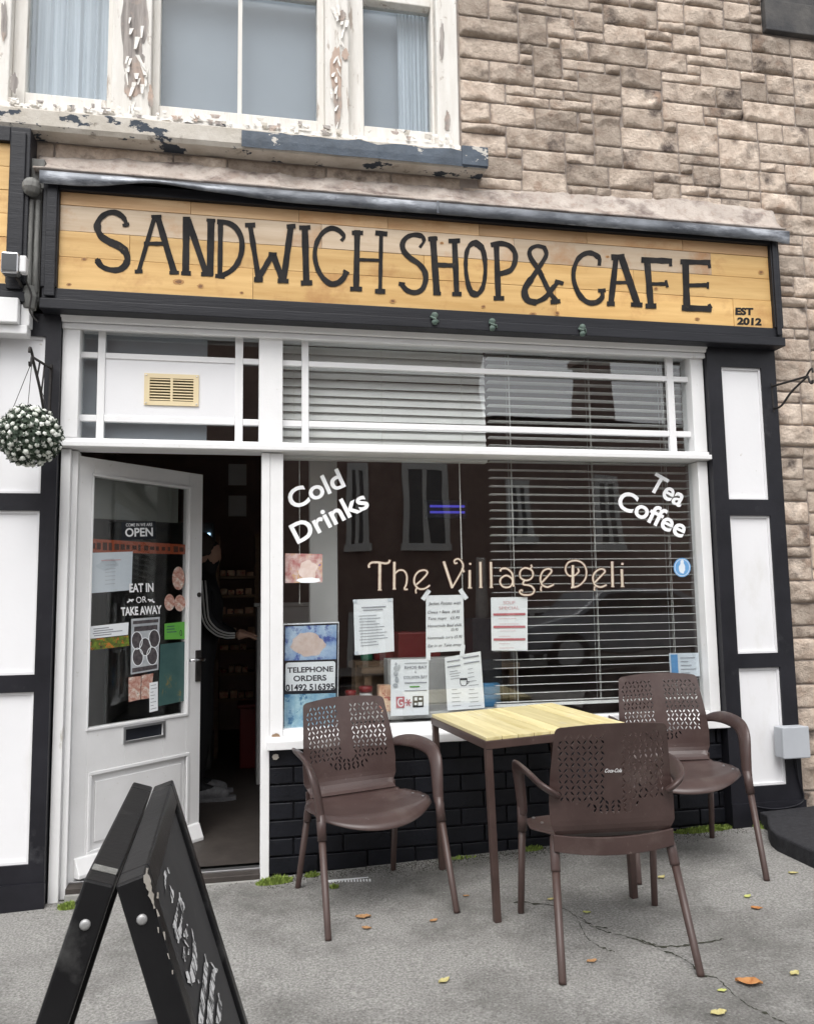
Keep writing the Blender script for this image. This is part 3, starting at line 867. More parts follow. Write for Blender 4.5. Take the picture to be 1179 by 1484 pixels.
for k in range(80):
    t = rf.random()
    px_ = 15 + 640 * t; py_ = 150 + 52 * t + rf.uniform(-7, 6)
    w_, h_ = rf.uniform(2.5, 8), rf.uniform(2, 4.5)
    mb = MB(); vs = []
    for j in range(3):
        for i in (-1, 1):
            vs.append(plane_fn(-.034)(px_ + w_ * i * rf.uniform(.6, 1.1) * (1 - .2 * j), py_ + (j - 1) * h_ + .08 * w_ * i, .001 + .009 * rf.random() * (j > 0)))
    mb.add(vs, [(0, 1, 3, 2), (2, 3, 5, 4)])
    mb.build('paint_flake', rf.choice(('oldwhite', 'oldwhite', 'sillpaint', 'barewood')), frame_up)
# soffit of the window opening and upper room
MB().box(-3.4, 1.162, .17, .35, ztop - .1, ztop + .05).box(-3.6, 4.3, .014, .35, 5.4, 6.2).build('upper_wall', 'mortar', B)
def back(px0, px1, mat, name, y, z0=3.72, wav=0):
    mb = MB(); x0, x1 = X(px0, 100, y), X(px1, 100, y)
    n = 40
    vs = []
    for i in range(n + 1):
        x = x0 + (x1 - x0) * i / n
        yy = y + wav * math.sin(i * 1.9) + wav * .5 * math.sin(i * 3.1)
        vs += [(x, yy, z0), (x, yy, 5.32)]
    mb.add(vs, [(2 * i, 2 * i + 1, 2 * i + 3, 2 * i + 2) for i in range(n)])
    return mb.build(name, mat, B)
back(0, 175, 'curtain', 'net_curtain', .15, wav=.008)
back(215, 472, 'blindblue', 'blind_sky_panel', .17)
back(510, 580, 'blindblue', 'blind_sky_panel', .19)
back(576, 640, 'curtain', 'net_curtain', .15, wav=.006)
rm = MB().box(-3.4, 1.16, .36, 2.6, 3.3, 5.5)
struct(rm.build('upper_room', 'inwall'))

# --- shop interior
fz = .045
it = MB()
it.add([(-1.25, .12, fz), (2.9, .12, fz), (2.9, 4.6, fz), (-1.25, 4.6, fz)], [(0, 1, 2, 3)])
struct(it.build('interior_floor', 'infloor'))
it = MB()
it.add([(-1.25, .12, fz), (-1.25, 4.6, fz), (-1.25, 4.6, 3.2), (-1.25, .12, 3.2), (2.9, .12, fz), (2.9, 4.6, fz), (2.9, 4.6, 3.2), (2.9, .12, 3.2)],
       [(0, 1, 2, 3), (4, 7, 6, 5), (1, 5, 6, 2), (3, 2, 6, 7)])
struct(it.build('interior_wall', 'inwall', fixn=False))
struct(MB().box(-1.25, 2.9, .11, .13, 2.67, 3.3).box(-1.25, -.85, .11, .13, -.1, 2.67).box(2.556, 2.9, .11, .13, -.1, 2.67).build('interior_front', 'inwall'))

# ================================================================ SHOP SIGN
SG = thing('shop_sign', 'long wooden plank sign in a black frame, painted SANDWICH SHOP & CAFE', 'sign', (1.03, -.07, 2.70))
def sign_frame(par, x0, x1, z0, z1, wx0, wx1, wz0, wz1, bevel=.004):
    s = MB()
    s.box(x0, x1, -.135, .0, z0, z0 + .050).box(x0 + .006, x1 - .006, -.122, .0, z0 + .0505, wz0)
    s.box(x0, wx0, -.128, .0, wz0 + .0005, z1).box(wx1, x1, -.128, .0, wz0 + .0005, z1)
    s.box(wx0, wx1, -.128, .0, wz1, z1)
    s.box(x0 + .018, wx0 - .006, -.139, -.1285, z0 + .06, z1 - .03).box(wx1 + .006, x1 - .018, -.139, -.1285, z0 + .06, z1 - .03)
    return s.build('sign_frame', 'blacksign', par, bevel=bevel)
wx0, wx1, wz0, wz1 = -.862, 2.944, 2.806, 3.295
sign_frame(SG, -.935, 2.998, 2.70, 3.345, wx0, wx1, wz0, wz1)
MB().box(wx0, wx1, -.08, -.06, wz0, wz1).build('backing', 'black', SG)
SY = -.105
sf = plane_fn(SY)
rp = random.Random(3)
H_ = wz1 - wz0
rows = ((0, .135, 'plankknot', (.16, .30, .42, .55, .71, .86)), (.135, .40, 'plankgrey', (.33, .60, .905)), (.40, .665, 'plank', (.085, .47, .78)), (.665, 1.0, 'plank', (.24, .66)))
for a, b, mt, cuts in rows:
    xs = [0] + list(cuts) + [1]
    for i in range(len(xs) - 1):
        x0, x1 = wx0 + (wx1 - wx0) * xs[i], wx0 + (wx1 - wx0) * xs[i + 1]
        z1, z0 = wz1 - a * H_, wz1 - b * H_
        d = rp.uniform(-.0012, .0012)
        if mt == 'plank' and b == 1.0 and i == 2: x1 = X(1063, 460, SY)
        m2 = 'plank' if (mt == 'plankgrey' and i == 3) else mt
        MB().box(x0 + .0008, x1 - .0008, SY + .0012 + d, -.08, z0 + .001, z1 - .001).build('plank', m2, SG, origin=((x0 + x1) / 2, SY, (z0 + z1) / 2), bevel=.0012)
ex0 = X(1063, 460, SY)
MB().box(ex0 + .001, wx1 - .001, SY - .001, -.08, wz0 + .001, wz1 - .665 * H_ - .001).build('plank', 'plank', SG, origin=(ex0, SY, wz0), bevel=.0012)
def c1(p): return (120 + p[0] / 3.93, 290 + p[1] / 3.93)
def c2(p): return (400 + p[0] / 3.93, 300 + p[1] / 3.93)
def c3(p): return (560 + p[0] / 3.93, 320 + p[1] / 3.93)
def c4(p): return (800 + p[0] / 3.684, 340 + p[1] / 3.684)
LET = [
 (c1, [([(248, 148), (240, 112), (215, 84), (178, 68), (138, 74), (103, 98), (84, 132), (86, 172), (108, 208), (152, 236), (205, 260), (240, 290), (254, 330), (244, 366), (218, 390), (185, 398), (140, 392), (105, 374), (84, 345)], [22, 30, 32, 30, 30, 34, 38, 36, 40, 46, 44, 38, 36, 38, 34, 30, 30, 34], 1), ([(228, 142), (262, 134)], 18, 0), ([(78, 335), (94, 362)], 22, 0)]),
 (c1, [([(408, 95), (318, 405)], 24, 0), ([(425, 92), (520, 412)], 36, 0), ([(350, 246), (455, 246)], 22, 0), ([(298, 406), (338, 404)], 22, 0), ([(495, 412), (545, 412)], 20, 0), ([(392, 92), (446, 90)], 18, 0)]),
 (c1, [([(590, 98), (585, 420)], 40, 0), ([(600, 112), (702, 418)], 34, 0), ([(730, 110), (724, 424)], 38, 0), ([(562, 415), (612, 416)], 24, 0), ([(676, 420), (738, 422)], 24, 0), ([(706, 112), (752, 116)], 18, 0)]),
 (c1, [([(784, 115), (780, 438)], 28, 0), ([(768, 122), (825, 128), (872, 158), (902, 215), (904, 290), (880, 358), (842, 402), (786, 432)], 30, 1), ([(756, 430), (806, 436)], 24, 0)]),
 (c1, [([(952, 140), (1000, 445)], 30, 0), ([(998, 450), (1078, 308)], 30, 0), ([(1080, 305), (1138, 455)], 36, 0), ([(1142, 458), (1184, 150)], 34, 0), ([(926, 140), (978, 140)], 26, 0), ([(978, 450), (1022, 452)], 28, 0), ([(1112, 458), (1168, 460)], 26, 0), ([(1060, 304), (1102, 306)], 20, 0), ([(1164, 150), (1208, 146)], 26, 0)]),
 (c2, [([(163, 108), (172, 432)], 36, 0), ([(134, 116), (192, 114)], 24, 0), ([(144, 432), (202, 430)], 28, 0)]),
 (c2, [([(372, 190), (386, 165), (356, 132), (312, 120), (266, 145), (232, 200), (220, 270), (234, 345), (266, 402), (310, 436), (352, 430), (384, 402), (398, 368)], [22, 26, 28, 28, 26, 26, 26, 28, 30, 32, 32, 28], 1), ([(384, 360), (412, 378)], 16, 0)]),
 (c2, [([(462, 135), (455, 470)], 34, 0), ([(598, 140), (592, 480)], 22, 0), ([(470, 298), (598, 302)], 18, 0), ([(434, 146), (492, 146)], 24, 0), ([(424, 465), (486, 466)], 26, 0), ([(568, 146), (630, 152)], 28, 0), ([(565, 478), (618, 480)], 28, 0)]),
 (c2, [([(818, 228), (840, 195), (832, 168), (790, 157), (746, 170), (720, 205), (726, 248), (762, 288), (812, 322), (846, 368), (850, 420), (830, 468), (790, 486), (746, 474), (714, 440)], [16, 24, 28, 26, 28, 30, 32, 32, 32, 32, 30, 30, 30, 28], 1), ([(700, 436), (730, 440)], 24, 0)]),
 (c2, [([(892, 170), (914, 490)], 38, 0), ([(1015, 185), (1028, 496)], 32, 0), ([(905, 328), (1015, 332)], 26, 0), ([(868, 182), (916, 178)], 26, 0), ([(896, 490), (936, 492)], 20, 0), ([(984, 192), (1044, 190)], 26, 0), ([(1004, 494), (1052, 494)], 26, 0)]),
 (c3, [([(505, 126), (545, 160), (560, 232), (560, 312), (545, 382), (515, 416), (480, 402), (460, 342), (450, 262), (455, 182), (474, 140)], [38, 30, 24, 24, 26, 36, 30, 24, 22, 24, 30], 2)]),
 (c3, [([(624, 125), (636, 445)], 32, 0), ([(596, 136), (650, 128), (700, 142), (730, 182), (730, 232), (705, 280), (640, 302)], 30, 1), ([(612, 440), (666, 440)], 26, 0)]),
 (c3, [([(966, 456), (925, 400), (870, 288), (818, 205), (818, 162), (856, 142), (900, 152)], [26, 28, 28, 26, 22, 22], 1), ([(896, 150), (909, 192), (878, 248), (830, 320), (786, 390), (800, 448), (850, 464)], [24, 26, 28, 36, 40, 36], 1), ([(845, 464), (902, 436), (950, 376), (980, 345)], [28, 26, 22], 1), ([(960, 342), (1004, 356)], 22, 0), ([(936, 462), (986, 456)], 24, 0)]),
 (c4, [([(250, 162), (250, 126), (216, 100), (176, 100), (137, 130), (114, 190), (117, 255), (146, 322), (190, 360), (236, 360), (266, 332), (264, 296)], [20, 26, 28, 26, 24, 24, 26, 28, 28, 28, 24], 1), ([(246, 298), (282, 296)], 20, 0)]),
 (c4, [([(340, 120), (312, 370)], 30, 0), ([(368, 118), (456, 376)], 36, 0), ([(325, 255), (420, 254)], 18, 0), ([(318, 120), (382, 116)], 30, 0), ([(294, 368), (330, 368)], 24, 0), ([(422, 372), (478, 374)], 26, 0)]),
 (c4, [([(505, 130), (526, 385)], 34, 0), ([(478, 134), (636, 140)], 30, 0), ([(628, 138), (632, 166)], 16, 0), ([(520, 262), (612, 262)], 18, 0), ([(606, 244), (614, 278)], 16, 0), ([(500, 380), (552, 380)], 28, 0)]),
 (c4, [([(710, 140), (718, 400)], 36, 0), ([(686, 144), (840, 148)], 28, 0), ([(834, 146), (840, 176)], 16, 0), ([(725, 270), (828, 268)], 22, 0), ([(830, 254), (830, 286)], 14, 0), ([(694, 390), (846, 396)], 32, 0), ([(836, 372), (846, 392)], 18, 0)]),
]
for cc, strokes in LET:
    mb = MB()
    for k, (pts, w_, sm) in enumerate(strokes):
        q = [cc(p) for p in (smooth_path(pts, 5, sm == 2) if sm else [tuple(a + (b - a) * t / 6 for a, b in zip(pts[0], pts[1])) for t in range(7)])]
        sc2 = 3.93 if cc is not c4 else 3.684
        ww = [x / sc2 for x in w_] if isinstance(w_, list) else w_ / sc2
        ribbon(mb, q, ww, sf, .0012 + .00018 * k, closed=(sm == 2), wob=.22)
    mb.build('painted_letter', 'letter', SG, fixn=False)
mb = MB()
text_on(mb, 'EST', (1065, 455.5), (1091, 456), 9.5, sf, .0022, .055)
text_on(mb, '2012', (1067.5, 469.5), (1103, 471), 9.5, sf, .0023, .055)
mb.build('painted_letter', 'letter', SG, fixn=False)
mk('knot', (.12, .055, .022), (.26, .13, .05), rough=.5, scale=60)
mk('knotring', (.36, .18, .06), (.48, .27, .10), rough=.5, scale=50)
for k, (px, py, rx, ry) in enumerate(((258.7, 408, 5.5, 2.8), (290.5, 414.7, 3.4, 2.6), (122, 375, 3, 1.8), (569, 436, 3.2, 2.2), (772, 455, 3.6, 2), (807, 453.6, 2.6, 2.4), (1102.5, 394, 2.6, 2), (100, 412, 2.6, 1.6), (418, 296, 3, 1.8), (700, 444, 2.4, 1.6), (950, 418, 2.2, 1.8), (350, 424, 2.2, 1.4), (1010, 462, 2.4, 1.5), (640, 352, 2, 1.4), (880, 372, 2, 1.3))):
    blob((px, py, rx * 1.5, ry * 1.45), sf, 'knotring', 'knot', SG, k + 20, 18, .0007, .3)
    blob((px, py, rx * .85, ry * .85), sf, 'knot', 'knot', SG, k + 60, 16, .0009, .3)
# lead capping with its lifted, curled end
cpv, cpf = [], []
n = 90
for i in range(n + 1):
    t = i / n
    x = -.945 + (3.045 + .945) * t
    lift = .030 * math.exp(-((x + .42) / .20) ** 2) + .012 * math.exp(-((x + .1) / .2) ** 2)
    wv = .0045 * noise.noise(Vector((x * 3.1, 2, 0))) + .003 * noise.noise(Vector((x * 11, 2, 0)))
    zb = 3.300 + lift * 1.0 + wv - .012 * (t > .985)
    yb = -.168 - lift * .9 + wv
    pr = [(.0, 3.386), (-.10, 3.378), (-.160, 3.368 + wv * .5), (-.170 + wv, 3.360 + wv * .5), (yb, (zb + 3.360) / 2), (yb + .004, zb)]
    cpv += [(x, p[0], p[1]) for p in pr]
for i in range(n):
    for j in range(5): cpf.append((i * 6 + j, i * 6 + j + 1, i * 6 + j + 7, i * 6 + j + 6))
mb = MB(); mb.add(cpv, cpf)
mb.build('lead_capping', 'lead', SG, solid=.003, smooth=True)
MB().box(X(636, 310, -.17) - .012, X(636, 310, -.17), -.1745, -.160, 3.300, 3.368).build('capping_seam', 'lead', SG, bevel=.002)

# neighbour's sign, cut off by the left edge
S2 = thing('shop_sign', 'wooden plank sign in black frame at the left edge, beside the lead-clad bracket', 'sign', (-2.0, -.07, 2.75))
nx1 = X(13, 300, -.105)
nfx = X(41, 300, -.128)
nz1, nz0 = Z(8, 207, -.105), Z(6, 412, -.105)
sign_frame(S2, -3.3, nfx, nz0 - .09, nz1 + .075, -3.23, nx1, nz0, nz1)
n = 6
for k in range(n):
    z0, z1 = nz0 + (nz1 - nz0) * k / n, nz0 + (nz1 - nz0) * (k + 1) / n
    MB().box(-3.23, nx1, SY + random.uniform(-.001, .001), -.08, z0 + .0012, z1 - .0012).build('plank', 'plank', S2, origin=(-2, SY, (z0 + z1) / 2), bevel=.0012)
MB().box(-3.23, nx1, -.08, -.05, nz0, nz1).build('backing', 'black', S2)
# neighbour's shop front, out of the frame
NB = thing('neighbour_shopfront', 'white and dark shopfront of the next shop at the left edge', 'shopfront', (-2.3, 0, 0))
MB().box(-3.4, -1.26, -.02, .012, -.3, .6).box(-3.4, -3.2, -.02, .012, .6, 2.62).box(-1.40, -1.26, -.02, .012, .6, 2.62).box(-3.2, -1.40, -.02, .012, 2.45, 2.62).build('frame', 'white', NB, bevel=.004)
MB().box(-3.2, -1.40, .002, .010, .6, 2.45).build('pane', 'darkglass', NB)

# floodlight
fp = P(22, 382, -.20)
FLt = thing('floodlight', 'small silver floodlight fixed to the corner of the left-hand sign', 'light', fp)
MB().box(fp.x - .055, fp.x + .02, fp.y - .03, fp.y + .03, fp.z - .055, fp.z + .045).build('lamp_body', 'steel', FLt, bevel=.008)
MB().box(fp.x + .022, fp.x + .052, fp.y - .022, fp.y + .025, fp.z - .045, fp.z + .035).build('sensor', 'whiteworn', FLt, bevel=.006)
MB().box(fp.x - .050, fp.x + .014, fp.y - .034, fp.y - .0305, fp.z - .045, fp.z + .035).build('lens', 'darkglass', FLt)
MB().tube([(fp.x, fp.y + .02, fp.z - .05), (fp.x + .02, fp.y + .05, fp.z - .09), (fp.x + .01, -.13, fp.z - .08)], .006, 6).tube(smooth_path([(fp.x + .03, -.14, fp.z - .05), (fp.x + .06, -.142, fp.z - .12), (fp.x + .055, -.142, fp.z - .2), (fp.x + .09, -.13, fp.z - .25)]), .004, 6).build('cable', 'iron', FLt, smooth=True)

# three dusty clips along the lower frame of the sign
for k, (px, py, lab) in enumerate(((628, 462, 'leftmost of three dusty green plastic clips on the lower sign frame'), (713, 471, 'middle of three dusty green plastic clips on the lower sign frame'), (842, 479, 'rightmost of three dusty green plastic clips on the lower sign frame'))):
    c = P(px, py, -.142)
    t = MB()
    t.lathe([(.002, -.032), (.012, -.028), (.016, -.014), (.008, 0), (.014, .010), (.019, .022), (.010, .034), (.002, .036)], (c.x + (.006 if k != 1 else 0), c.y, c.z), 10)
    t.tube([(c.x - .016, c.y, c.z + .012), (c.x, c.y - .010, c.z), (c.x + .022, c.y, c.z + .012 * (k - 1)), (c.x + .026, c.y + .004, c.z - .012)], .006, 6)
    o = t.build('plastic_clip', 'dustgreen', None, origin=c, smooth=True)
    tag(o, lab, 'clip', 'dusty clips on the sign frame')

# ================================================================ ON THE GLASS
GYF = .0590      # street side of the shop window
GYB = .0700      # room side
wf, wbk = plane_fn(GYF), plane_fn(GYB)
def lettering(name, label, rows, mat='vinyl', bold=.018):
    mb = MB()
    for k, (t, p0, p1, cap) in enumerate(rows): text_on(mb, t, p0, p1, cap, wf, .0002, bold)
    o = mb.build(name, mat, None, origin=wf(rows[0][1][0], rows[0][1][1], 0), fixn=False)
    return tag(o, label, 'lettering')
lettering('window_lettering', 'white slanting words Cold Drinks at top left of the shop window', [('Cold', (424, 739), (501, 704), 28), ('Drinks', (431, 788), (536, 734), 29)], bold=.022)
lettering('window_lettering', 'white slanting words Tea Coffee at top right of the shop window', [('Tea', (937, 708), (985, 735), 27), ('Coffee', (891, 733), (988, 780), 27)], bold=.022)
def d7(p): return (520 + p[0] / 5.895, 790 + p[1] / 5.895)
def d8(p): return (700 + p[0] / 5.36, 790 + p[1] / 5.36)
DELI = [
 (d7, [([(178, 150), (176, 384)], 25, 0), ([(88, 192), (84, 172), (108, 150), (160, 148), (228, 156), (256, 146), (262, 128)], 18, 1), ([(160, 384), (194, 384)], 8, 0)]),
 (d7, [([(302, 146), (300, 376)], 22, 0), ([(304, 246), (340, 216), (384, 220), (408, 262), (404, 332), (388, 374), (414, 378)], 15, 1), ([(288, 376), (316, 376)], 8, 0)]),
 (d7, [([(478, 346), (540, 292), (584, 236), (558, 214), (510, 226), (476, 270), (474, 330), (510, 372), (560, 372), (604, 344)], 15, 1), ([(494, 366), (484, 388), (488, 412)], 13, 1)]),
 (d7, [([(724, 142), (796, 365)], 22, 0), ([(796, 362), (884, 204), (876, 142), (846, 118), (816, 130), (818, 156), (838, 152)], 14, 1), ([(880, 200), (896, 230)], 18, 0)]),
 (d7, [([(942, 158), (956, 162)], 16, 0), ([(945, 216), (945, 366)], 21, 0), ([(930, 366), (964, 366)], 8, 0)]),
 (d7, [([(1036, 146), (1040, 362)], 21, 0), ([(1026, 362), (1054, 362)], 8, 0)]),
 (d7, [([(1126, 146), (1130, 362)], 21, 0), ([(1116, 362), (1144, 362)], 8, 0)]),
 (d8, [([(132, 204), (142, 184), (184, 184), (224, 222), (232, 290), (236, 320)], 15, 1), ([(180, 236), (222, 262), (226, 296), (204, 324), (160, 326), (132, 296), (138, 258)], 14, 2)]),
 (d8, [([(335, 178), (376, 196), (386, 232), (366, 264), (330, 274), (292, 256), (284, 216), (302, 186)], 13, 2), ([(362, 186), (376, 168), (370, 154)], 12, 1), ([(318, 276), (310, 304), (366, 316), (396, 350), (372, 384), (312, 386), (282, 366), (292, 350), (306, 356)], 14, 1)]),
 (d8, [([(452, 292), (490, 252), (530, 204), (508, 184), (466, 200), (444, 250), (454, 304), (498, 326), (546, 306)], 14, 1), ([(452, 318), (446, 340), (450, 358)], 11, 1)]),
 (d8, [([(695, 158), (695, 322)], 21, 0), ([(682, 330), (740, 316), (790, 266), (800, 200), (776, 146), (722, 120), (662, 134), (638, 184), (660, 234), (708, 236), (740, 206), (734, 182)], 13, 1)]),
 (d8, [([(864, 292), (902, 252), (944, 206), (920, 185), (880, 200), (852, 242), (862, 302), (906, 326), (956, 310)], 14, 1), ([(866, 322), (862, 340), (864, 354)], 11, 1)]),
 (d8, [([(1000, 130), (1004, 322)], 20, 0), ([(992, 322), (1016, 322)], 8, 0)]),
 (d8, [([(1075, 190), (1080, 322)], 20, 0), ([(1074, 144), (1086, 148)], 17, 0), ([(1068, 322), (1094, 322)], 8, 0)]),
]
dl = thing('window_lettering', 'cream ornate words The Village Deli across the middle of the shop window', 'lettering', wf(720, 850, 0))
for cc, strokes in DELI:
    mb = MB()
    s_ = 5.895 if cc is d7 else 5.36
    for k, (pts, w_, sm) in enumerate(strokes):
        q = [cc(p) for p in (smooth_path(pts, 6, sm == 2) if sm else [pts[0], tuple((a + b) / 2 for a, b in zip(*pts)), pts[1]])]
        ribbon(mb, q, w_ / s_ * .92, wf, .0003 + .00008 * k, closed=(sm == 2))
    lo_ = mb.build('letter', 'vinylcream', dl, fixn=False)
    mb = MB()
    for k, (pts, w_, sm) in enumerate(strokes):
        q = [cc(p) for p in (smooth_path(pts, 6, sm == 2) if sm else [pts[0], tuple((a + b) / 2 for a, b in zip(*pts)), pts[1]])]
        ribbon(mb, q, w_ / s_ + 1.9, wf, .00002 + .00001 * k, closed=(sm == 2))
    mb.build('letter_outline', 'inkbrown', lo_, fixn=False)

def card(name, label, cat, c4_, mat='paper', fn=wbk, h=0., bow=.0012, **k):
    return quad_card(name, label, cat, c4_, fn, mat, h=h, bow=bow, **k)
def rows_rand(r, v0, v1, n, u0=.1, u1=.9, th=.012):
    return [(u0 + r.uniform(0, .04), u1 - r.uniform(0, (u1 - u0) * .55), v0 + (v1 - v0) * i / max(n - 1, 1), th) for i in range(n)]
rr = random.Random(21)
# printed notice
q = ((512, 869), (569, 867), (571, 944), (514, 950))
o = card('notice', 'white printed notice taped inside the window, left of the handwritten menu', 'paper', q)
print_lines(o, q, wbk, .0025, [(.2, .82, .15, .018), (.24, .74, .20, .016)] + rows_rand(rr, .30, .84, 11, .12, .86), 'inkgrey')
tp = MB()
for u, v in ((.04, .03), (.92, .03), (.04, .96)):
    tp.add([wbk(*lerp2(q, u + a, v + b), .0028) for a, b in ((-.05, -.03), (.05, -.03), (.05, .03), (-.05, .03))], [(0, 1, 2, 3)])
tp.build('tape', 'paperblue', o)
# handwritten jacket potato menu
q = ((617, 863), (671, 862), (672, 943), (617, 946))
o = card('menu', 'white handwritten menu sheet with taped corners in the centre of the window', 'paper', q)
print_text(o, q, wbk, .0026, [('Jacket Potato with', .06, .93, .17, .055, 0, .3), ('Cheese + Beans  £4.95', .05, .90, .32, .05, 0, .3), ('Tuna mayo   £5.95', .06, .90, .43, .05, 0, .3),
   ('Homemade Beef chilli', .04, .95, .56, .05, 0, .3), ('£5.95', .66, .86, .64, .05, 0, .3), ('Homemade curry £5.95', .04, .96, .77, .05, 0, .3), ('Eat in or Take away', .05, .94, .91, .05, 0, .3)], 'ink', 'handwriting')
tp = MB()
for u, v, a in ((.0, -.01, .6), (1.0, -.01, -.6), (.06, 1.03, 0), (.96, 1.0, .1)):
    cx, cy = lerp2(q, u, v)
    L_, W_ = 8.5, 3.2
    tp.add([wbk(cx + x * math.cos(a + 1.57) - y * math.sin(a + 1.57), cy + x * math.sin(a + 1.57) + y * math.cos(a + 1.57), .0030) for x, y in ((-L_, -W_), (L_, -W_), (L_, W_), (-L_, W_))], [(0, 1, 2, 3)])
tp.build('tape', 'paper', o)
# soup special
q = ((711, 866), (764, 865), (764, 943), (712, 943))
o = card('menu', 'white sheet with three pink bars in the window, right of the handwritten menu', 'paper', q)
print_text(o, q, wbk, .0026, [('SOUP', .34, .66, .13, .06, 0, 0), ('SPECIAL', .22, .78, .23, .06, 0, 0)], 'inkpale')
print_lines(o, q, wbk, .0026, [(.06, .94, .32, .042), (.06, .94, .555, .042), (.06, .94, .79, .042)], 'inkred', 'printed_bar')
print_lines(o, q, wbk, .0024, rows_rand(rr, .40, .50, 2, .2, .8, .006) + rows_rand(rr, .63, .73, 2, .2, .8, .006) + rows_rand(rr, .87, .95, 2, .2, .8, .006), 'inkpale')
# bay poster
q = ((566, 956), (621, 955), (621, 1036), (566, 1038))
o = card('poster', 'pale poster with red and dark square emblems along its foot, below the printed notice', 'poster', q)
print_text(o, q, wbk, .0026, [('RHOS BAY', .36, .96, .17, .05, .02, 0), ('&', .63, .68, .25, .045, 0, 0), ('COLWYN BAY', .34, .97, .345, .05, .02, 0)], 'inkgrey')
print_lines(o, q, wbk, .0024, [(.36, .96, .07, .012), (.36, .95, .42, .02), (.36, .95, .56, .014)], 'inkgrey')
print_lines(o, q, wbk, .0024, [(.5, .76, .49, .022)], 'green', 'printed_bar')
mb = MB()
for u, v, a, b in ((.14, .08, .03, .03), (.15, .16, .08, .05), (.13, .25, .06, .05), (.16, .36, .05, .06), (.12, .46, .07, .04), (.22, .13, .03, .04)):
    cx, cy = lerp2(q, u, v)
    mb.add([wbk(cx + math.cos(k * .785) * a * 55, cy + math.sin(k * .785) * b * 80, .0026 + u * .0004) for k in range(8)], [tuple(range(8))])
mb.build('printed_picture', 'postergrey', o, fixn=False)
print_lines(o, q, wbk, .0028, [(.14, .36, .76, .20)], 'inkred', 'emblem')
mb = MB(); ribbon(mb, smooth_path([lerp2(q, .31, .70), lerp2(q, .22, .70), lerp2(q, .19, .76), lerp2(q, .23, .82), lerp2(q, .31, .82), lerp2(q, .31, .77), lerp2(q, .26, .77)], 4), 1.8, wbk, .0032)
mb.build('emblem', 'paper', o, fixn=False)
mb = MB()
for k in range(6):
    a = k * math.pi / 3
    cx, cy = lerp2(q, .46, .77)
    ribbon(mb, [(cx, cy), (cx + 4.5 * math.cos(a), cy + 5.5 * math.sin(a))], 1.5, wbk, .0028 + k * .00005)
mb.build('emblem', 'inkred', o, fixn=False)
print_lines(o, q, wbk, .0028, [(.58, .86, .76, .20)], 'stickerblack', 'emblem')
print_lines(o, q, wbk, .0032, [(.62, .70, .71, .06), (.74, .82, .71, .04), (.62, .69, .80, .04), (.72, .83, .80, .06)], 'paper', 'emblem')
# second handwritten list with coffee cup
q = ((644, 953), (696, 944), (702, 1026), (648, 1030))
o = card('menu', 'white list with a small coffee cup drawing, hanging behind the table top', 'paper', q)
print_lines(o, q, wbk, .0026, [(.06, .42, .09, .022), (.5, .95, .07, .024), (.06, .42, .19, .024), (.52, .95, .17, .022)] + rows_rand(rr, .28, .42, 4, .10, .42, .010) + rows_rand(rr, .28, .95, 10, .58, .92, .010) + rows_rand(rr, .62, .92, 5, .12, .5, .010), 'inkgrey')
cx, cy = lerp2(q, .48, .50)
mb = MB(); ribbon(mb, smooth_path([(cx - 5, cy - 3), (cx - 4, cy + 4), (cx, cy + 5.5), (cx + 4, cy + 4), (cx + 5, cy - 3)], 4), .9, wbk, .0026); ribbon(mb, [(cx - 5, cy - 4), (cx + 5, cy - 4.4)], 2.6, wbk, .0027); ribbon(mb, smooth_path([(cx + 5, cy - 1), (cx + 8, cy), (cx + 5, cy + 3)], 4), .8, wbk, .0028)
mb.build('cup_drawing', 'ink', o, fixn=False)
# telephone orders poster
q = ((410, 904), (491, 901), (489, 1059), (408, 1061))
o = card('poster', 'tall black bordered poster of coffee cups with TELEPHONE ORDERS number', 'poster', q, mat='paper', bow=0)
print_lines(o, q, wbk, .0008, [(.012, .988, .5, .976)], 'stickerblack', 'border')
print_lines(o, q, wbk, .0014, [(.04, .96, .185, .315)], 'postercoffee', 'cup_picture')
print_lines(o, q, wbk, .0014, [(.04, .96, .815, .32)], 'postercoffeetwo', 'cup_picture')
blob((446, 934, 25, 17), wbk, 'froth', 'froth', o, 7, 28, .0019, .18)
rc = []
for a, b, s0 in ((.90, .385, -90), (.90, .60, 0), (.10, .60, 90), (.10, .385, 180)):
    for k in range(6):
        an = R(s0 + 18 * k)
        rc.append(lerp2(q, a + .045 * math.cos(an), b + .024 * math.sin(an)))
mb = MB(); mb.add([wbk(p[0], p[1], .0016) for p in rc], [tuple(range(len(rc)))]); mb.build('text_panel', 'paper', o, fixn=False)
print_text(o, q, wbk, .0021, [('TELEPHONE', .09, .91, .455, .048, .03, 0), ('ORDERS', .20, .79, .535, .05, .03, 0), ('01492 516395', .065, .935, .620, .055, .03, 0)], 'ink')
# food picture sticker
q = ((413, 802), (467, 803), (467, 844), (413, 845))
o = card('sticker', 'small rectangular food picture sticker under the words Cold Drinks', 'sticker', q, mat='posterfood', fn=wf, h=.0012, bow=0)
blob((446, 826, 13, 14), wf, 'froth', 'bread_picture', o, 9, 24, .0018, .3)
blob((447, 841, 17, 4), wf, 'paper', 'plate_picture', o, 2, 20, .0022, .2)
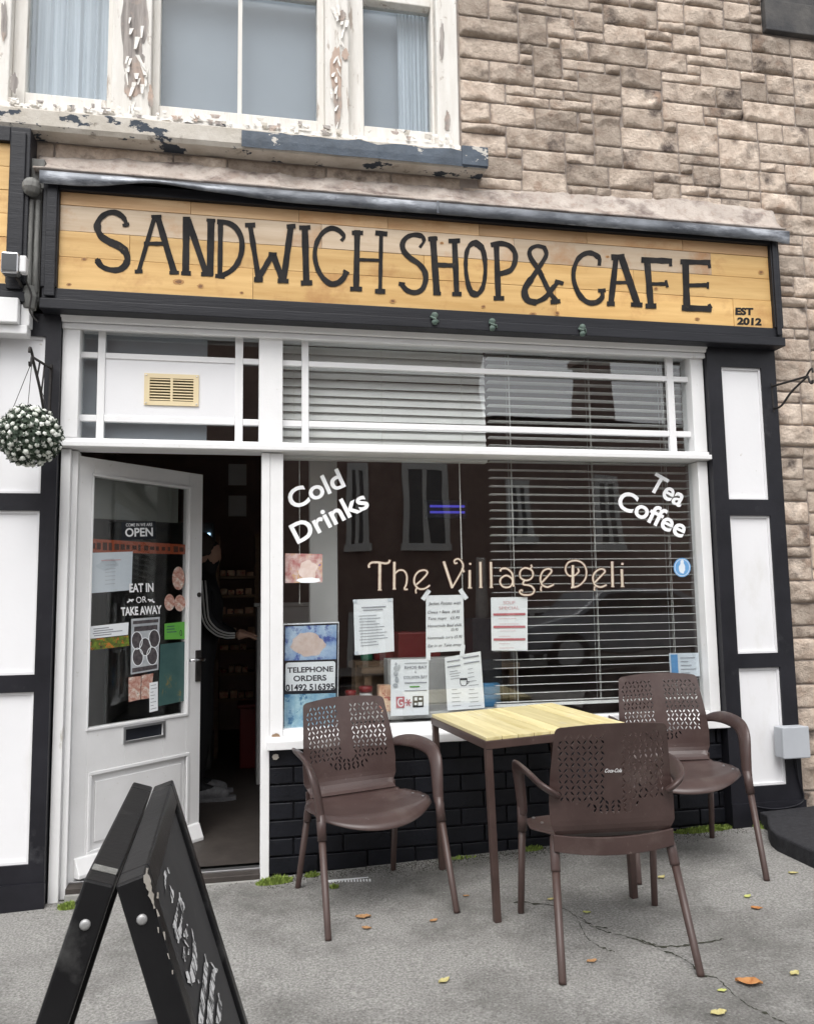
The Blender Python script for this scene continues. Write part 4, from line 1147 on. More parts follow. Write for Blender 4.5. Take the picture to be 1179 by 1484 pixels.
# round blue badge
cx, cy = 988, 822.5
mb = MB(); mb.add([wf(cx + 12.5 * math.cos(k * math.pi / 14), cy + 14 * math.sin(k * math.pi / 14), .0006) for k in range(28)], [tuple(range(28))])
o = mb.build('sticker', 'bluetack', None, origin=wf(cx, cy, 0), fixn=False)
tag(o, 'round blue badge sticker near the right edge of the window', 'sticker')
blob((cx, cy + 1, 4.5, 8), wf, 'paperblue', 'badge_figure', o, 6, 18, .0010, .3)
blob((cx, cy - 8.5, 2.6, 2.8), wf, 'paperblue', 'badge_figure', o, 8, 12, .0012, .1)
mb = MB(); ribbon(mb, [(cx + 10.6 * math.cos(k * math.pi / 14), cy + 12 * math.sin(k * math.pi / 14)) for k in range(28)], .8, wf, .0009, closed=True); mb.build('badge_ring', 'paperblue', o, fixn=False)
# blue leaflet lower right
q = ((969, 947), (1012, 946), (1014, 980), (971, 981))
o = card('leaflet', 'pale blue leaflet in the lower right corner of the window', 'leaflet', q, mat='paperblue')
print_lines(o, q, wbk, .0026, [(.05, .28, .5, .9)], 'bluetack', 'printed_bar')
print_lines(o, q, wbk, .0026, rows_rand(rr, .2, .85, 5, .36, .92, .03), 'inkgrey')

# ---------------------------------------------------------------- on the door glass
def dfn(u, v, h): return DP(u, v, -.0195 + h)
def dbk(u, v, h): return DP(u, v, -.0275 + h)
o = card('backing_board', 'plain grey board behind the top of the door glass', 'board', ((137, 690), (267, 707), (266, 757), (136, 750)), mat='greyboard', fn=dbk, h=-.02, bow=0)
q = ((180, 756), (229, 755), (229, 781), (180, 782))
o = card('sticker', 'small black OPEN sticker on the door glass', 'sticker', q, mat='stickerblack', fn=dfn, bow=0)
print_text(o, q, dfn, .0006, [('OPEN', .10, .92, .82, .46, .025, 0), ('COME IN WE ARE', .12, .90, .26, .17, .01, 0)], 'vinyl')
q = ((135, 780), (273, 789), (273, 803), (135, 800))
o = card('banner', 'orange lettered strip across the door glass', 'strip', q, mat='inkorange', fn=dbk, bow=0)
print_lines(o, q, dbk, .0018, [(.01 + .062 * i, .01 + .062 * i + rr.uniform(.025, .05), .52, rr.uniform(.3, .6)) for i in range(16)], 'inkbrown')
q = ((135, 801), (197, 799), (195, 855), (134, 860))
o = card('notice', 'blank looking white sheet behind the door glass under the orange strip', 'paper', q, mat='paperblue', fn=dbk, h=.002, bow=.0006)
print_lines(o, q, dbk, .0045, [(.26, .72, .20, .02)], 'inkpale'); print_lines(o, q, dbk, .0045, [(.36, .60, v, .008) for v in (.32, .42, .5, .6, .7, .8)], 'inkgrey')
mb = MB()
text_on(mb, 'EAT IN', (191, 858), (226, 857), 12, dfn, .0004, .03)
text_on(mb, 'OR', (201, 874), (216, 873), 9, dfn, .0004, .0)
text_on(mb, 'TAKE AWAY', (179, 892), (238, 889), 11.5, dfn, .0004, .035)
mo = []
for s_, x in ((1, 192), (-1, 223)):
    m2 = MB()
    ribbon(m2, [(x - 4 * s_, 873), (x, 870), (x + 5 * s_, 869)], 2.2, dfn, .0004)
    ribbon(m2, [(x - 2 * s_, 868), (x + 3 * s_, 872)], 1.4, dfn, .0005)
    mo.append(m2)
o = mb.build('door_lettering', 'vinyl', None, origin=dfn(205, 875, 0), fixn=False)
tag(o, 'white words EAT IN OR TAKE AWAY on the door glass', 'lettering')
for m2 in mo: m2.build('ornament', 'vinyl', o, fixn=False)
q = ((134, 908), (190, 902), (189, 920), (133, 926))
o = card('label_strip', 'white printed strip on the left of the door glass', 'label', q, fn=dfn, bow=0)
print_lines(o, q, dfn, .0006, rows_rand(rr, .25, .8, 4, .08, .95, .08), 'inkgrey')
o = card('food_picture', 'strip of vegetable pictures under the white label on the door glass', 'picture', ((133, 927), (190, 921), (191, 936), (133, 943)), mat='veg', fn=dfn, bow=0)
q = ((194, 897), (235, 894), (233, 971), (193, 978))
o = card('poster', 'grey poster with five dark ovals on the door glass', 'poster', q, mat='postergrey', fn=dfn, bow=0)
for k, (u, v) in enumerate(((.20, .40), (.82, .40), (.50, .53), (.24, .70), (.76, .72))):
    cx, cy = lerp2(q, u, v)
    mb = MB(); mb.add([dfn(cx + 7.6 * math.cos(j * .314), cy + 12.5 * math.sin(j * .314), .0006 + .0001 * (k == 2)) for j in range(20)], [tuple(range(20))]); mb.build('oval_picture', 'ovaldark', o, fixn=False)
    mb = MB(); ribbon(mb, [(cx + 7.9 * math.cos(j * .314), cy + 12.9 * math.sin(j * .314)) for j in range(20)], 1.1, dfn, .0008 + .0001 * k, closed=True); mb.build('oval_ring', 'paper', o, fixn=False)
print_lines(o, q, dfn, .0006, [(.05, .95, .07, .06), (.10, .92, .19, .09), (.05, .95, .93, .08)], 'ovaldark', 'printed_bar')
q = ((242, 904), (271, 901), (271, 926), (242, 927))
o = card('sticker', 'bright green sticker on the right of the door glass', 'sticker', q, mat='green', fn=dfn, bow=0)
print_text(o, q, dfn, .0006, [('0', .76, .88, .82, .38, .0, 0)], 'ink'); print_lines(o, q, dfn, .0006, rows_rand(rr, .2, .55, 3, .08, .7, .06), 'stickerteal')
o = card('poster', 'dark teal poster in the lower right of the door glass', 'poster', ((236, 934), (272, 930), (271, 1016), (233, 1024)), mat='stickerteal', fn=dfn, bow=0)
for c, nm, lab in ((((190, 982), (208, 980), (207, 1014), (190, 1018)), 'foodphoto', 'food picture low on the door glass, left of the white receipt strip'), (((209, 979), (226, 976), (222, 1012), (208, 1014)), 'foodphoto', 'food picture low on the door glass, touching the white receipt strip')):
    card('food_picture', lab, 'picture', c, mat=nm, fn=dfn, bow=0)
q = ((220, 990), (232, 988), (232, 1030), (220, 1033))
o = card('receipt', 'narrow white receipt strip at the bottom of the door glass', 'label', q, fn=dfn, h=.0015, bow=0)
print_lines(o, q, dfn, .002, rows_rand(rr, .1, .9, 8, .1, .9, .02), 'inkgrey')
for c, rx, ry, lab in (((262, 838), 9, 17, 'cake picture sticker high on the right of the door glass'), ((249, 873), 7.5, 12, 'round pink cake sticker on the door glass beside AWAY'), ((264, 874), 8, 12, 'round orange cake sticker at the right edge of the door glass')):
    q = [(c[0] - rx, c[1] - ry), (c[0] + rx, c[1] - ry), (c[0] + rx, c[1] + ry), (c[0] - rx, c[1] + ry)]
    mb = MB(); mb.add([dfn(c[0] + rx * math.cos(j * .314), c[1] + ry * math.sin(j * .314), .0005) for j in range(20)], [tuple(range(20))])
    tag(mb.build('sticker', 'foodphoto', None, origin=dfn(c[0], c[1], 0), fixn=False), lab, 'sticker')

# ================================================================ BLINDS
def blind(x0, x1, ztop, zbot, tilt, label, pitch=.0445, wid=.050, y=.13, bunch=0):
    t = thing('venetian_blind', label, 'blind', (x0, y, zbot), 'venetian blinds in the shop window')
    MB().box(x0, x1, y - .022, y + .022, ztop, ztop + .035).build('headrail', 'blindwhite', t, bevel=.002)
    me = None
    L = x1 - x0
    cz, sz = math.cos(tilt) * wid / 2, math.sin(tilt) * wid / 2
    z = ztop - pitch * .7
    k = 0
    while z > zbot + .02 + bunch * .011:
        if me is None:
            mb = MB(); vs = []
            for i in range(9):
                xx = L * i / 8
                for a, c in ((-1, 0), (-.33, .0022), (.33, .0022), (1, 0)):
                    vs.append((xx, a * cz + 0, a * sz + c))
            vs += [(p[0], p[1], p[2] - .0012) for p in vs]
            fs = []
            for i in range(8):
                for j in range(3):
                    a = i * 4 + j
                    fs += [(a, a + 1, a + 5, a + 4), (36 + a, 40 + a, 41 + a, 37 + a)]
                fs += [(i * 4, i * 4 + 4, 40 + i * 4, 36 + i * 4), (i * 4 + 3, 39 + i * 4, 43 + i * 4, i * 4 + 7)]
            mb.add([Vector(v) + Vector((x0, y, z)) for v in vs], fs)
            o = mb.build('slat', 'blindwhite', t, origin=(x0, y, z), smooth=False); me = o.data
        else:
            o = bpy.data.objects.new('slat', me); col.objects.link(o); o.parent = t
            o.location = Vector((x0, y, z)) - t.location
        o.rotation_euler = (random.uniform(-.03, .03), random.uniform(-.0022, .0022), 0)
        z -= pitch * random.uniform(.985, 1.015)
        k += 1
    for j in range(bunch):
        zz = zbot + .024 + j * .011
        o = bpy.data.objects.new('slat', me); col.objects.link(o); o.parent = t
        o.location = Vector((x0, y, zz)) - t.location
        o.rotation_euler = (-tilt, random.uniform(-.006, .006), 0)
    MB().box(x0, x1, y - .024, y + .024, zbot, zbot + .016).build('bottom_rail', 'blindwhite', t, bevel=.002)
    cd = MB()
    for f in (.10, .50, .88):
        for yy in (-.027, .027): cd.tube([(x0 + L * f, y + yy, ztop), (x0 + L * f, y + yy, zbot + .01)], .0012, 4)
        cd.tube([(x0 + L * f + .006, y, ztop), (x0 + L * f + .006, y, zbot + .01)], .0010, 4)
    cd.build('ladder_cord', 'cord', t)
    return t
bmid = X(705, 640, .13)
blind(.150, bmid - .006, 2.665, 2.045, 1.15, 'pale closed venetian blind filling the left of the long transom window', bunch=6)
blind(bmid + .010, 2.50, 2.665, .74, -.06, 'open slatted venetian blind covering the right half of the shop window')
cdl = MB()
cdl.tube([(X(668, 800, .12), .12, 2.07), (X(669, 800, .12), .12, 1.05)], .003, 6)
cdl.tube([(X(434, 800, .12), .12, 2.07), (X(434, 800, .12), .12, 1.3)], .002, 6)
o = cdl.build('pull_cord', 'cord', None, origin=(X(668, 800, .12), .12, 2.07)); tag(o, 'thin pale pull cords hanging below the raised left blind', 'cord')

# ================================================================ INSIDE THE SHOP
pd = MB().box(X(449, 800, .33), X(489, 800, .33), .33, .40, fz, 2.62)
tag(pd.build('white_post', 'inpale', None, origin=(X(469, 800, .33), .36, fz), bevel=.004), 'plain pale vertical post inside the window behind Cold Drinks', 'post')
ct = thing('display_counter', 'pale counter top and shelf standing inside the window behind the papers', 'counter', (1.0, .35, fz))
MB().box(.55, 1.42, .11, .55, .70, .735).build('counter_top', 'inpale', ct, bevel=.005)
MB().box(.60, 1.40, .50, .54, fz, .70).build('front_panel', 'inpale', ct)
MB().box(.60, .64, .15, .50, fz, .70).box(1.36, 1.40, .15, .50, fz, .70).build('side_panel', 'inpale', ct)
MB().box(.80, 1.40, .42, .55, .736, .985).build('upstand', 'inpale', ct, bevel=.004)
def jar(px, py, y, h, r, mat, lab, nm='jar', lid='redplastic'):
    c = P(px, py, y)
    zz = .736
    mb = MB().lathe([(r * .9, 0), (r, .008), (r, h * .7), (r * .75, h * .85), (r * .7, h)], (c.x, y, zz), 14)
    o = mb.build(nm, mat, None, origin=(c.x, y, zz), smooth=True)
    tag(o, lab, nm, 'goods behind the window')
    MB().lathe([(r * .8, h + .001), (r * .8, h + .03), (r * .5, h + .032)], (c.x, y, zz), 14).build('lid', lid, o, smooth=True)
jar(508, 1010, .16, .085, .036, 'inpale', 'red topped jar inside the window, left of the red lidded tub')
jar(530, 1010, .20, .10, .045, 'inpale', 'white red lidded tub inside the window above the left chair', 'tub')
c = P(556, 1005, .2)
o = MB().box(c.x - .03, c.x + .035, .17, .24, .736, .87).build('packet', 'packet', None, origin=(c.x, .2, .736), bevel=.004)
tag(o, 'small patterned food packet inside the window beside the bay poster', 'packet')
c = P(712, 1000, .2)
o = MB().box(c.x - .05, c.x + .045, .18, .30, .736, .80).box(c.x - .048, c.x + .043, .182, .298, .8005, .86).build('blue_box', 'blueplastic', None, origin=(c.x, .24, .736), bevel=.006)
tag(o, 'blue plastic box inside the window between the list and the blind', 'box')
c = P(544, 850, .9)
t = thing('bottle_display', 'dark stand of red and green bottles behind the word The', 'bottles', (c.x, .9, .95))
MB().box(c.x - .14, c.x + .14, .82, 1.0, fz, .95).build('stand', 'wooddark', t)
for k, (dx, mt) in enumerate(((-.06, 'greenplastic'), (.02, 'redplastic'), (.08, 'redplastic'))):
    MB().lathe([(.034, 0), (.036, .02), (.036, .17), (.016, .22), (.014, .30), (.016, .31)], (c.x + dx, .9, .951), 12).build('bottle', mt, t, smooth=True)
c = P(612, 930, .8)
o = MB().box(c.x - .16, c.x + .10, .75, .95, .95, 1.12).box(c.x - .18, c.x + .12, .72, .98, .93, .949).build('red_basket', 'redplastic', None, origin=(c.x, .85, .93), bevel=.015)
tag(o, 'red basket deep inside the window between the notice and the menu', 'basket')
tb = thing('inner_table', 'dark table inside carrying the red basket', 'table', (c.x, .85, fz))
MB().box(c.x - .4, c.x + .55, .62, 1.2, .895, .929).build('tabletop', 'wooddark', tb)
for a in (-.36, .51):
    for b in (.66, 1.16): MB().box(c.x + a - .02, c.x + a + .02, b - .02, b + .02, fz, .895).build('leg', 'wooddark', tb)
# stack of ribbed cups behind Village
c0 = P(698, 880, .30)
mb = MB()
prof = [(.030, 0)]
for k in range(24): prof += [(.042 - .0006 * k, .014 * k + .002), (.034 - .0005 * k, .014 * k + .012)]
mb.lathe(prof, (c0.x, .30, c0.z - .06), 16)
o = mb.build('cup_stack', 'darkstone', None, origin=(c0.x, .30, c0.z - .06), smooth=True); tag(o, 'tall stack of ribbed lids behind the word Village', 'cups')
st = MB().box(c0.x - .08, c0.x + .08, .22, .38, fz, c0.z - .06).build('plinth', 'stickerblack', None, origin=(c0.x, .3, fz)); tag(st, 'dark narrow stand under the stack of ribbed lids', 'stand')
# blue fly killer
c = P(648, 738, 1.7)
uv = thing('fly_killer', 'glowing blue violet tube lamp deep inside the window', 'lamp', c)
MB().box(c.x - .15, c.x + .15, 1.72, 1.80, c.z - .06, c.z + .07).build('housing', 'darkstone', uv)
for k in (-.022, .022): MB().tube([(c.x - .13, 1.70, c.z + k), (c.x + .13, 1.70, c.z + k)], .009, 8).build('tube', 'uvtube', uv)
# menu boards on the rear wall seen through the door
for k, (a, b, lab) in enumerate((((331, 672), (357, 703), 'upper of two pale menu boards on the dark wall inside the door'), ((331, 718), (357, 748), 'lower of two pale menu boards on the dark wall inside the door'))):
    p, q = P(a[0], a[1], 3.6), P(b[0], b[1], 3.6)
    o = MB().box(p.x - .0, q.x, 3.60, 3.63, q.z, p.z).build('menu_board', 'inpale', None, origin=((p.x + q.x) / 2, 3.6, (p.z + q.z) / 2), bevel=.004)
    tag(o, lab, 'board')
# bread rack
ry = 3.0
rk = thing('bread_rack', 'dark wooden rack of packets seen through the open doorway', 'shelves', (.0, ry, fz))
rx0, rx1 = X(317, 900, ry), X(369, 900, ry)
MB().box(rx0 - .03, rx0, ry, ry + .35, fz, 1.9).box(rx1, rx1 + .03, ry, ry + .35, fz, 1.9).build('upright', 'wooddark', rk)
for py in (835, 862, 890, 920, 942, 975, 1012):
    z = Z(343, py, ry)
    s_ = MB().box(rx0, rx1, ry - .02, ry + .34, z - .022, z).build('shelf', 'wooddark', rk)
    x = rx0 + .01
    while x < rx1 - .05:
        w_ = random.uniform(.04, .075); h_ = random.uniform(.03, .062)
        MB().box(x, x + w_, ry + .0, ry + .14, z + .001, z + h_).build('packet', 'packet', s_, origin=(x, ry, z), bevel=.008)
        x += w_ + random.uniform(.006, .02)
c = P(366, 1040, 2.6)
o = MB().box(c.x - .10, c.x + .2, 2.5, 2.8, fz, .50).box(c.x - .12, c.x + .22, 2.48, 2.82, .501, .53).build('red_crate', 'redplastic', None, origin=(c.x, 2.6, fz), bevel=.01)
tag(o, 'dark red crate on the floor at the right of the bread rack', 'crate')
c = P(372, 950, 1.9)
o = MB().box(c.x + .0, c.x + .5, 1.9, 2.4, fz, 1.28).box(c.x - .02, c.x + .5, 1.88, 2.42, 1.281, 1.31).build('side_counter', 'inpale', None, origin=(c.x + .2, 2.1, fz), bevel=.006)
tag(o, 'pale counter end just inside, behind the right door jamb', 'counter')
# drinks cooler with a lit strip
c = P(301, 785, 2.5)
cl = thing('drinks_cooler', 'dark drinks cooler with a bright lit strip behind the open door edge', 'cooler', (c.x - .35, 2.7, fz))
MB().box(c.x - .75, c.x + .04, 2.53, 3.0, fz, 1.95).build('cabinet', 'darkstone', cl, bevel=.01)
MB().box(c.x - .004, c.x + .018, 2.515, 2.529, c.z - .07, c.z + .07).build('light_strip', 'coolerlight', cl)

# person in a black jacket with three white stripes on the sleeve
pz = fz
fo = Vector((-.245, 1.62, pz))
PR = thing('person', 'person in a black jacket with white sleeve stripes, half hidden behind the open door', 'person', fo)
def skin(name, verts, edges, radii, mat, parent, sub=2):
    me = bpy.data.meshes.new(name)
    me.from_pydata([Vector(v) for v in verts], edges, [])
    o = bpy.data.objects.new(name, me); col.objects.link(o)
    md = o.modifiers.new('s', 'SKIN'); md.use_smooth_shade = True
    for i, r_ in enumerate(radii):
        me.skin_vertices[0].data[i].radius = r_ if isinstance(r_, tuple) else (r_, r_)
    me.skin_vertices[0].data[0].use_root = True
    sb = o.modifiers.new('u', 'SUBSURF'); sb.levels = sub
    dg = bpy.context.evaluated_depsgraph_get()
    m2 = bpy.data.meshes.new_from_object(o.evaluated_get(dg))
    bpy.data.objects.remove(o); bpy.data.meshes.remove(me)
    m2.materials.clear(); m2.materials.append(MAT[mat])
    o2 = bpy.data.objects.new(name, m2); col.objects.link(o2); o2.parent = parent
    return o2
# facing +x (to the right), leaning slightly, right hand reaching towards the rack
V_ = [(-.02, 0, .93), (-.01, 0, 1.10), (.0, 0, 1.28), (.0, 0, 1.40), (.015, 0, 1.47), (.03, 0, 1.55), (.035, 0, 1.63), (.03, 0, 1.70),
      (-.01, -.09, .88), (.02, -.11, .50), (-.03, -.11, .09), (.09, -.115, .045), (.15, -.115, .035),
      (-.03, .09, .88), (.0, .11, .50), (-.05, .11, .09), (.07, .115, .045), (.13, .115, .035),
      (.0, -.17, 1.37), (.03, -.21, 1.16), (.15, -.18, 1.06), (.21, -.16, 1.055),
      (.0, .17, 1.37), (.02, .22, 1.16), (.16, .17, 1.06), (.22, .15, 1.06)]
E_ = [(0, 1), (1, 2), (2, 3), (3, 4), (4, 5), (5, 6), (6, 7), (0, 8), (8, 9), (9, 10), (10, 11), (11, 12), (0, 13), (13, 14), (14, 15), (15, 16), (16, 17),
      (3, 18), (18, 19), (19, 20), (20, 21), (3, 22), (22, 23), (23, 24), (24, 25)]
R_ = [(.13, .15), (.12, .14), (.13, .16), (.10, .13), .055, .085, .095, .06, .09, .065, .05, .04, .03, .09, .065, .05, .04, .03, .065, .055, .045, .035, .065, .055, .045, .035]
body = skin('body', V_, E_, R_, 'jacket', PR)
skin('head', [(.02, 0, 1.48), (.035, 0, 1.56), (.04, 0, 1.63), (.03, 0, 1.69), (.112, 0, 1.585), (.03, -.078, 1.59), (.03, .078, 1.59)], [(0, 1), (1, 2), (2, 3), (1, 4), (1, 5), (1, 6)], [.052, .074, .084, .064, .016, .014, .014], 'skin', PR)
skin('hair', [(.0, -.02, 1.56), (-.005, -.025, 1.63), (.01, -.01, 1.69), (.045, 0, 1.72)], [(0, 1), (1, 2), (2, 3)], [.074, .088, .088, .066], 'hair', PR)
for s_ in (-1, 1):
    y = .115 * s_
    dx = .0 if s_ < 0 else -.02
    sh = skin('shoe', [(-.05 + dx, y, .05), (.05 + dx, y, .048), (.14 + dx, y, .035), (.19 + dx, y, .028)], [(0, 1), (1, 2), (2, 3)], [.05, .052, .046, .03], 'shoe', PR)
    MB().prism([(-.11 + dx, y - .045), (.15 + dx, y - .052), (.225 + dx, y - .025), (.225 + dx, y + .025), (.15 + dx, y + .052), (-.11 + dx, y + .045)], .0, .022, 'z').build('sole', 'shoe', None).parent = sh
for o in PR.children:
    for ch in o.children: pass
for s_, hx in ((-1, (.21, -.16, 1.055)), (1, (.22, .15, 1.06))):
    h = Vector(hx)
    vs, es, rs = [tuple(h), tuple(h + Vector((.06, .005 * s_, -.005)))], [(0, 1)], [(.024, .03), (.016, .036)]
    for k in range(4):
        i = len(vs)
        oy = (-.027 + .018 * k)
        L_ = (.060, .070, .066, .052)[k]
        vs += [tuple(h + Vector((.075, oy, -.004))), tuple(h + Vector((.075 + L_ * .5, oy * 1.1, -.010))), tuple(h + Vector((.075 + L_, oy * 1.1, -.030)))]
        es += [(1, i), (i, i + 1), (i + 1, i + 2)]; rs += [.0095, .0085, .007]
    i = len(vs)
    vs += [tuple(h + Vector((.03, -.035 * s_, 0))), tuple(h + Vector((.06, -.055 * s_, -.008))), tuple(h + Vector((.085, -.056 * s_, -.018)))]
    es += [(0, i), (i, i + 1), (i + 1, i + 2)]; rs += [.012, .010, .008]
    skin('hand', vs, es, rs, 'skin', PR, 1)
sp = MB()
arm = smooth_path([(.0, -.17, 1.40), (.012, -.195, 1.28), (.03, -.21, 1.16), (.085, -.20, 1.09), (.15, -.18, 1.06), (.20, -.165, 1.056)], 6)
rad = [.068, .064, .058, .055, .050, .044]
for k in (-1, 0, 1):
    pts = []
    for i, p in enumerate(arm):
        p = Vector(p); t = (Vector(arm[min(i + 1, len(arm) - 1)]) - Vector(arm[max(i - 1, 0)])).normalized()
        out = Vector((0, -1, 0)); out = (out - t * out.dot(t)).normalized()
        sd = t.cross(out)
        rr_ = rad[min(int(i / len(arm) * 6), 5)] * .93
        an = k * .36
        pts.append(p + out * (rr_ * math.cos(an)) + sd * (rr_ * math.sin(an)))
    sp.tube(pts, .0055, 6)
spo = sp.build('sleeve_stripe', 'inpale', None, smooth=True); spo.parent = PR

# ================================================================ STREET FURNITURE
UPN = Vector((-GX, -GY, 1)).normalized()
def place(root, x, y, ang):
    fx = Vector((math.cos(ang), math.sin(ang), 0))
    fx = (fx - UPN * fx.dot(UPN)).normalized()
    fy = UPN.cross(fx)
    mm = Matrix((fx, fy, UPN)).transposed()
    root.location = (x, y, zg(x, y))
    root.rotation_euler = mm.to_euler()
# ---- chair
def chair_parts(root):
    # the one-piece shell: profile of (y,z) from seat rear up to the top of the back
    prof = [(-.150, .425), (-.178, .446), (-.196, .482), (-.208, .54), (-.226, .62), (-.250, .72), (-.272, .80), (-.284, .845)]
    pl = smooth_path(prof, 8)
    ln = [0]
    for a, b in zip(pl, pl[1:]): ln.append(ln[-1] + math.hypot(b[0] - a[0], b[1] - a[1]))
    T = ln[-1]
    def back_at(u, s):
        """u metres across, s metres along the profile"""
        s = min(max(s, 0), T)
        i = max(j for j in range(len(ln)) if ln[j] <= s + 1e-9); i = min(i, len(ln) - 2)
        f = (s - ln[i]) / (ln[i + 1] - ln[i])
        y = pl[i][0] + (pl[i + 1][0] - pl[i][0]) * f
        z = pl[i][1] + (pl[i + 1][1] - pl[i][1]) * f
        k = min(1, max(0, (s - .04) / .2))
        return Vector((u, y + .040 * k * (u / .22) ** 2 * (1.0), z))
    def hw(s):
        t = s / T
        pts = [(0, .205), (.08, .200), (.16, .222), (.35, .224), (.6, .215), (.85, .203), (1, .196)]
        for (a, x), (b, y) in zip(pts, pts[1:]):
            if t <= b: return x + (y - x) * (t - a) / (b - a)
        return pts[-1][1]
    # outline of the back in (u,s), rounded top corners, slightly bowed top edge
    out = []
    n = 16
    for i in range(n + 1):
        s = T * .93 * i / n
        out.append((hw(s), s))
    for i in range(1, 7):
        a = R(90) * i / 6
        out.append((hw(T * .93) - .022 + .022 * math.cos(a) - .002 * i / 6, T * .93 + .020 * math.sin(a)))
    for i in range(1, 8):
        u = (hw(T) - .028) * (1 - 2 * i / 8)
        out.append((u, T * .93 + .020 + .012 * (1 - (u / .17) ** 2)))
    left = [(-u, s) for u, s in out if u > 0][::-1]
    out = [o_ for o_ in out if o_[0] > 0 or True]
    right = [o_ for o_ in out if o_[0] > 1e-6]
    mid = [o_ for o_ in out if abs(o_[0]) <= 1e-6]
    outline = right + mid + [(-u, s) for u, s in right[::-1]]
    # bottom edge
    outline += [(-hw(0) + 2 * hw(0) * i / 8, 0) for i in range(1, 8)]
    holes = []
    rows = 12
    for r_ in range(rows):
        s = T * .38 + (T * .90 - T * .38) * r_ / (rows - 1)
        for sd in (-1, 1):
            for c_ in range(8):
                u = sd * (.036 + .0205 * c_ + (.004 if r_ % 2 else 0))
                if abs(u) > hw(s) - .018: continue
                a = R(32) * (1 if (c_ + r_) % 2 else -1) * sd + R(90)
                holes.append((u, s, a, .0108, .0036))
    for r_, (k0, n_) in enumerate(((.345, 13), (.305, 9), (.27, 7))):
        for c_ in range(n_):
            u = (c_ - (n_ - 1) / 2) * .0215
            s = T * (k0 - .10 * (0 - (u / .15) ** 2) * (1 if r_ == 0 else .6))
            if r_ == 0 and False: continue
            if s > T * .36: continue
            holes.append((u, s, R(90) + R(30) * (1 if c_ % 2 else -1), .0115, .0042))
    verts, edges, loops = [], [], []
    def addloop(pts):
        b = len(verts)
        verts.extend(Vector(p) for p in pts)
        edges.extend((b + i, b + (i + 1) % len(pts)) for i in range(len(pts)))
    addloop(outline)
    hl = []
    for (u, s, a, l, w_) in holes:
        ca, sa = math.cos(a), math.sin(a)
        pts = []
        for (x, y) in ((-1, 0), (-.35, -.9), (.35, -.9), (1, 0), (.35, .9), (-.35, .9)):
            x, y = x * l, y * w_
            pts.append((u + x * ca - y * sa, s + x * sa + y * ca))
        hl.append(pts); addloop(pts)
    def inside(p, poly):
        c_ = False
        for i in range(len(poly)):
            a, b = poly[i], poly[i - 1]
            if (a[1] > p[1]) != (b[1] > p[1]) and p[0] < (b[0] - a[0]) * (p[1] - a[1]) / (b[1] - a[1]) + a[0]: c_ = not c_
        return c_
    for i in range(-11, 12):
        for j in range(1, 24):
            p = (i * .0195 + .0013 * (j % 3), T * j / 24)
            if abs(p[0]) < hw(p[1]) - .012 and p[1] < T * .95 and not any(abs(p[0] - h[0]) < .016 and abs(p[1] - h[1]) < .016 for h in holes): verts.append(Vector(p))
    v2, e2, f2, *_ = geometry.delaunay_2d_cdt([Vector(v) for v in verts], edges, [], 0, 1e-6)
    fs = []
    for f in f2:
        c_ = sum((v2[i] for i in f), Vector((0, 0))) / len(f)
        if not inside(c_, outline): continue
        if any(abs(c_.x - h[0]) < .016 and abs(c_.y - h[1]) < .016 and inside(c_, pts) for h, pts in zip(holes, hl)): continue
        fs.append(tuple(f))
    mb = MB(); mb.add([back_at(v.x, v.y) for v in v2], fs)
    bk = mb.build('backrest', 'plastic', root, solid=.0042)
    # seat
    nx, ny = 24, 16
    vs = []
    for j in range(ny + 1):
        t = j / ny
        for i in range(nx + 1):
            u = -1 + 2 * i / nx
            yf = .285 - .135 * abs(u) ** 2.3
            y0 = -.150 + .0008
            half = .205 + (.062) * min(1, max(0, (t - .18) / .30)) ** .8 - .012 * max(0, t - .75) / .25
            if t < .18: half = .205 - .012 * math.sin(t / .18 * 3.14)
            y = y0 + (yf - y0) * t
            z = .425 - .012 * math.sin(min(t, 1) * 3.0) + .014 * abs(u) ** 2 * min(1, t * 4) * (1 if t < .85 else (1 - t) / .15 * .5 + .5)
            if t > .78: z -= .050 * ((t - .78) / .22) ** 1.7 * (1 - .72 * abs(u) ** 2)
            vs.append((u * half, y, z))
    fs = [(j * (nx + 1) + i, j * (nx + 1) + i + 1, (j + 1) * (nx + 1) + i + 1, (j + 1) * (nx + 1) + i) for j in range(ny) for i in range(nx)]
    mb = MB(); mb.add(vs, fs)
    seat = mb.build('seat', 'plastic', root, solid=.0045, smooth=True)
    rl = MB()
    n = 14; vs, fs = [], []
    for i in range(n + 1):
        u = -1 + 2 * i / n
        x = .215 * u; y = -.190 - .012 * (1 - u * u); zt_ = .452 - .016 * (1 - u * u); zb_ = .388 - .014 * (1 - u * u) + .006 * u * u
        vs += [(x, y, zt_), (x, y, zb_), (x, y + .012, zb_), (x, y + .012, zt_)]
    for i in range(n):
        for j in range(4): fs.append((i * 4 + j, i * 4 + (j + 1) % 4, i * 4 + 4 + (j + 1) % 4, i * 4 + 4 + j))
    fs += [(0, 3, 2, 1), (n * 4, n * 4 + 1, n * 4 + 2, n * 4 + 3)]
    rl.add(vs, fs); rl.build('rear_rail', 'plastic', root, bevel=.002)
    scw = MB()
    for x, y in ((-.235, .10), (.235, .10), (-.215, .03), (.215, .03)): scw.lathe([(.006, .0), (.006, .004)], (x, y, .432), 8)
    scw.build('screw', 'steel', seat)
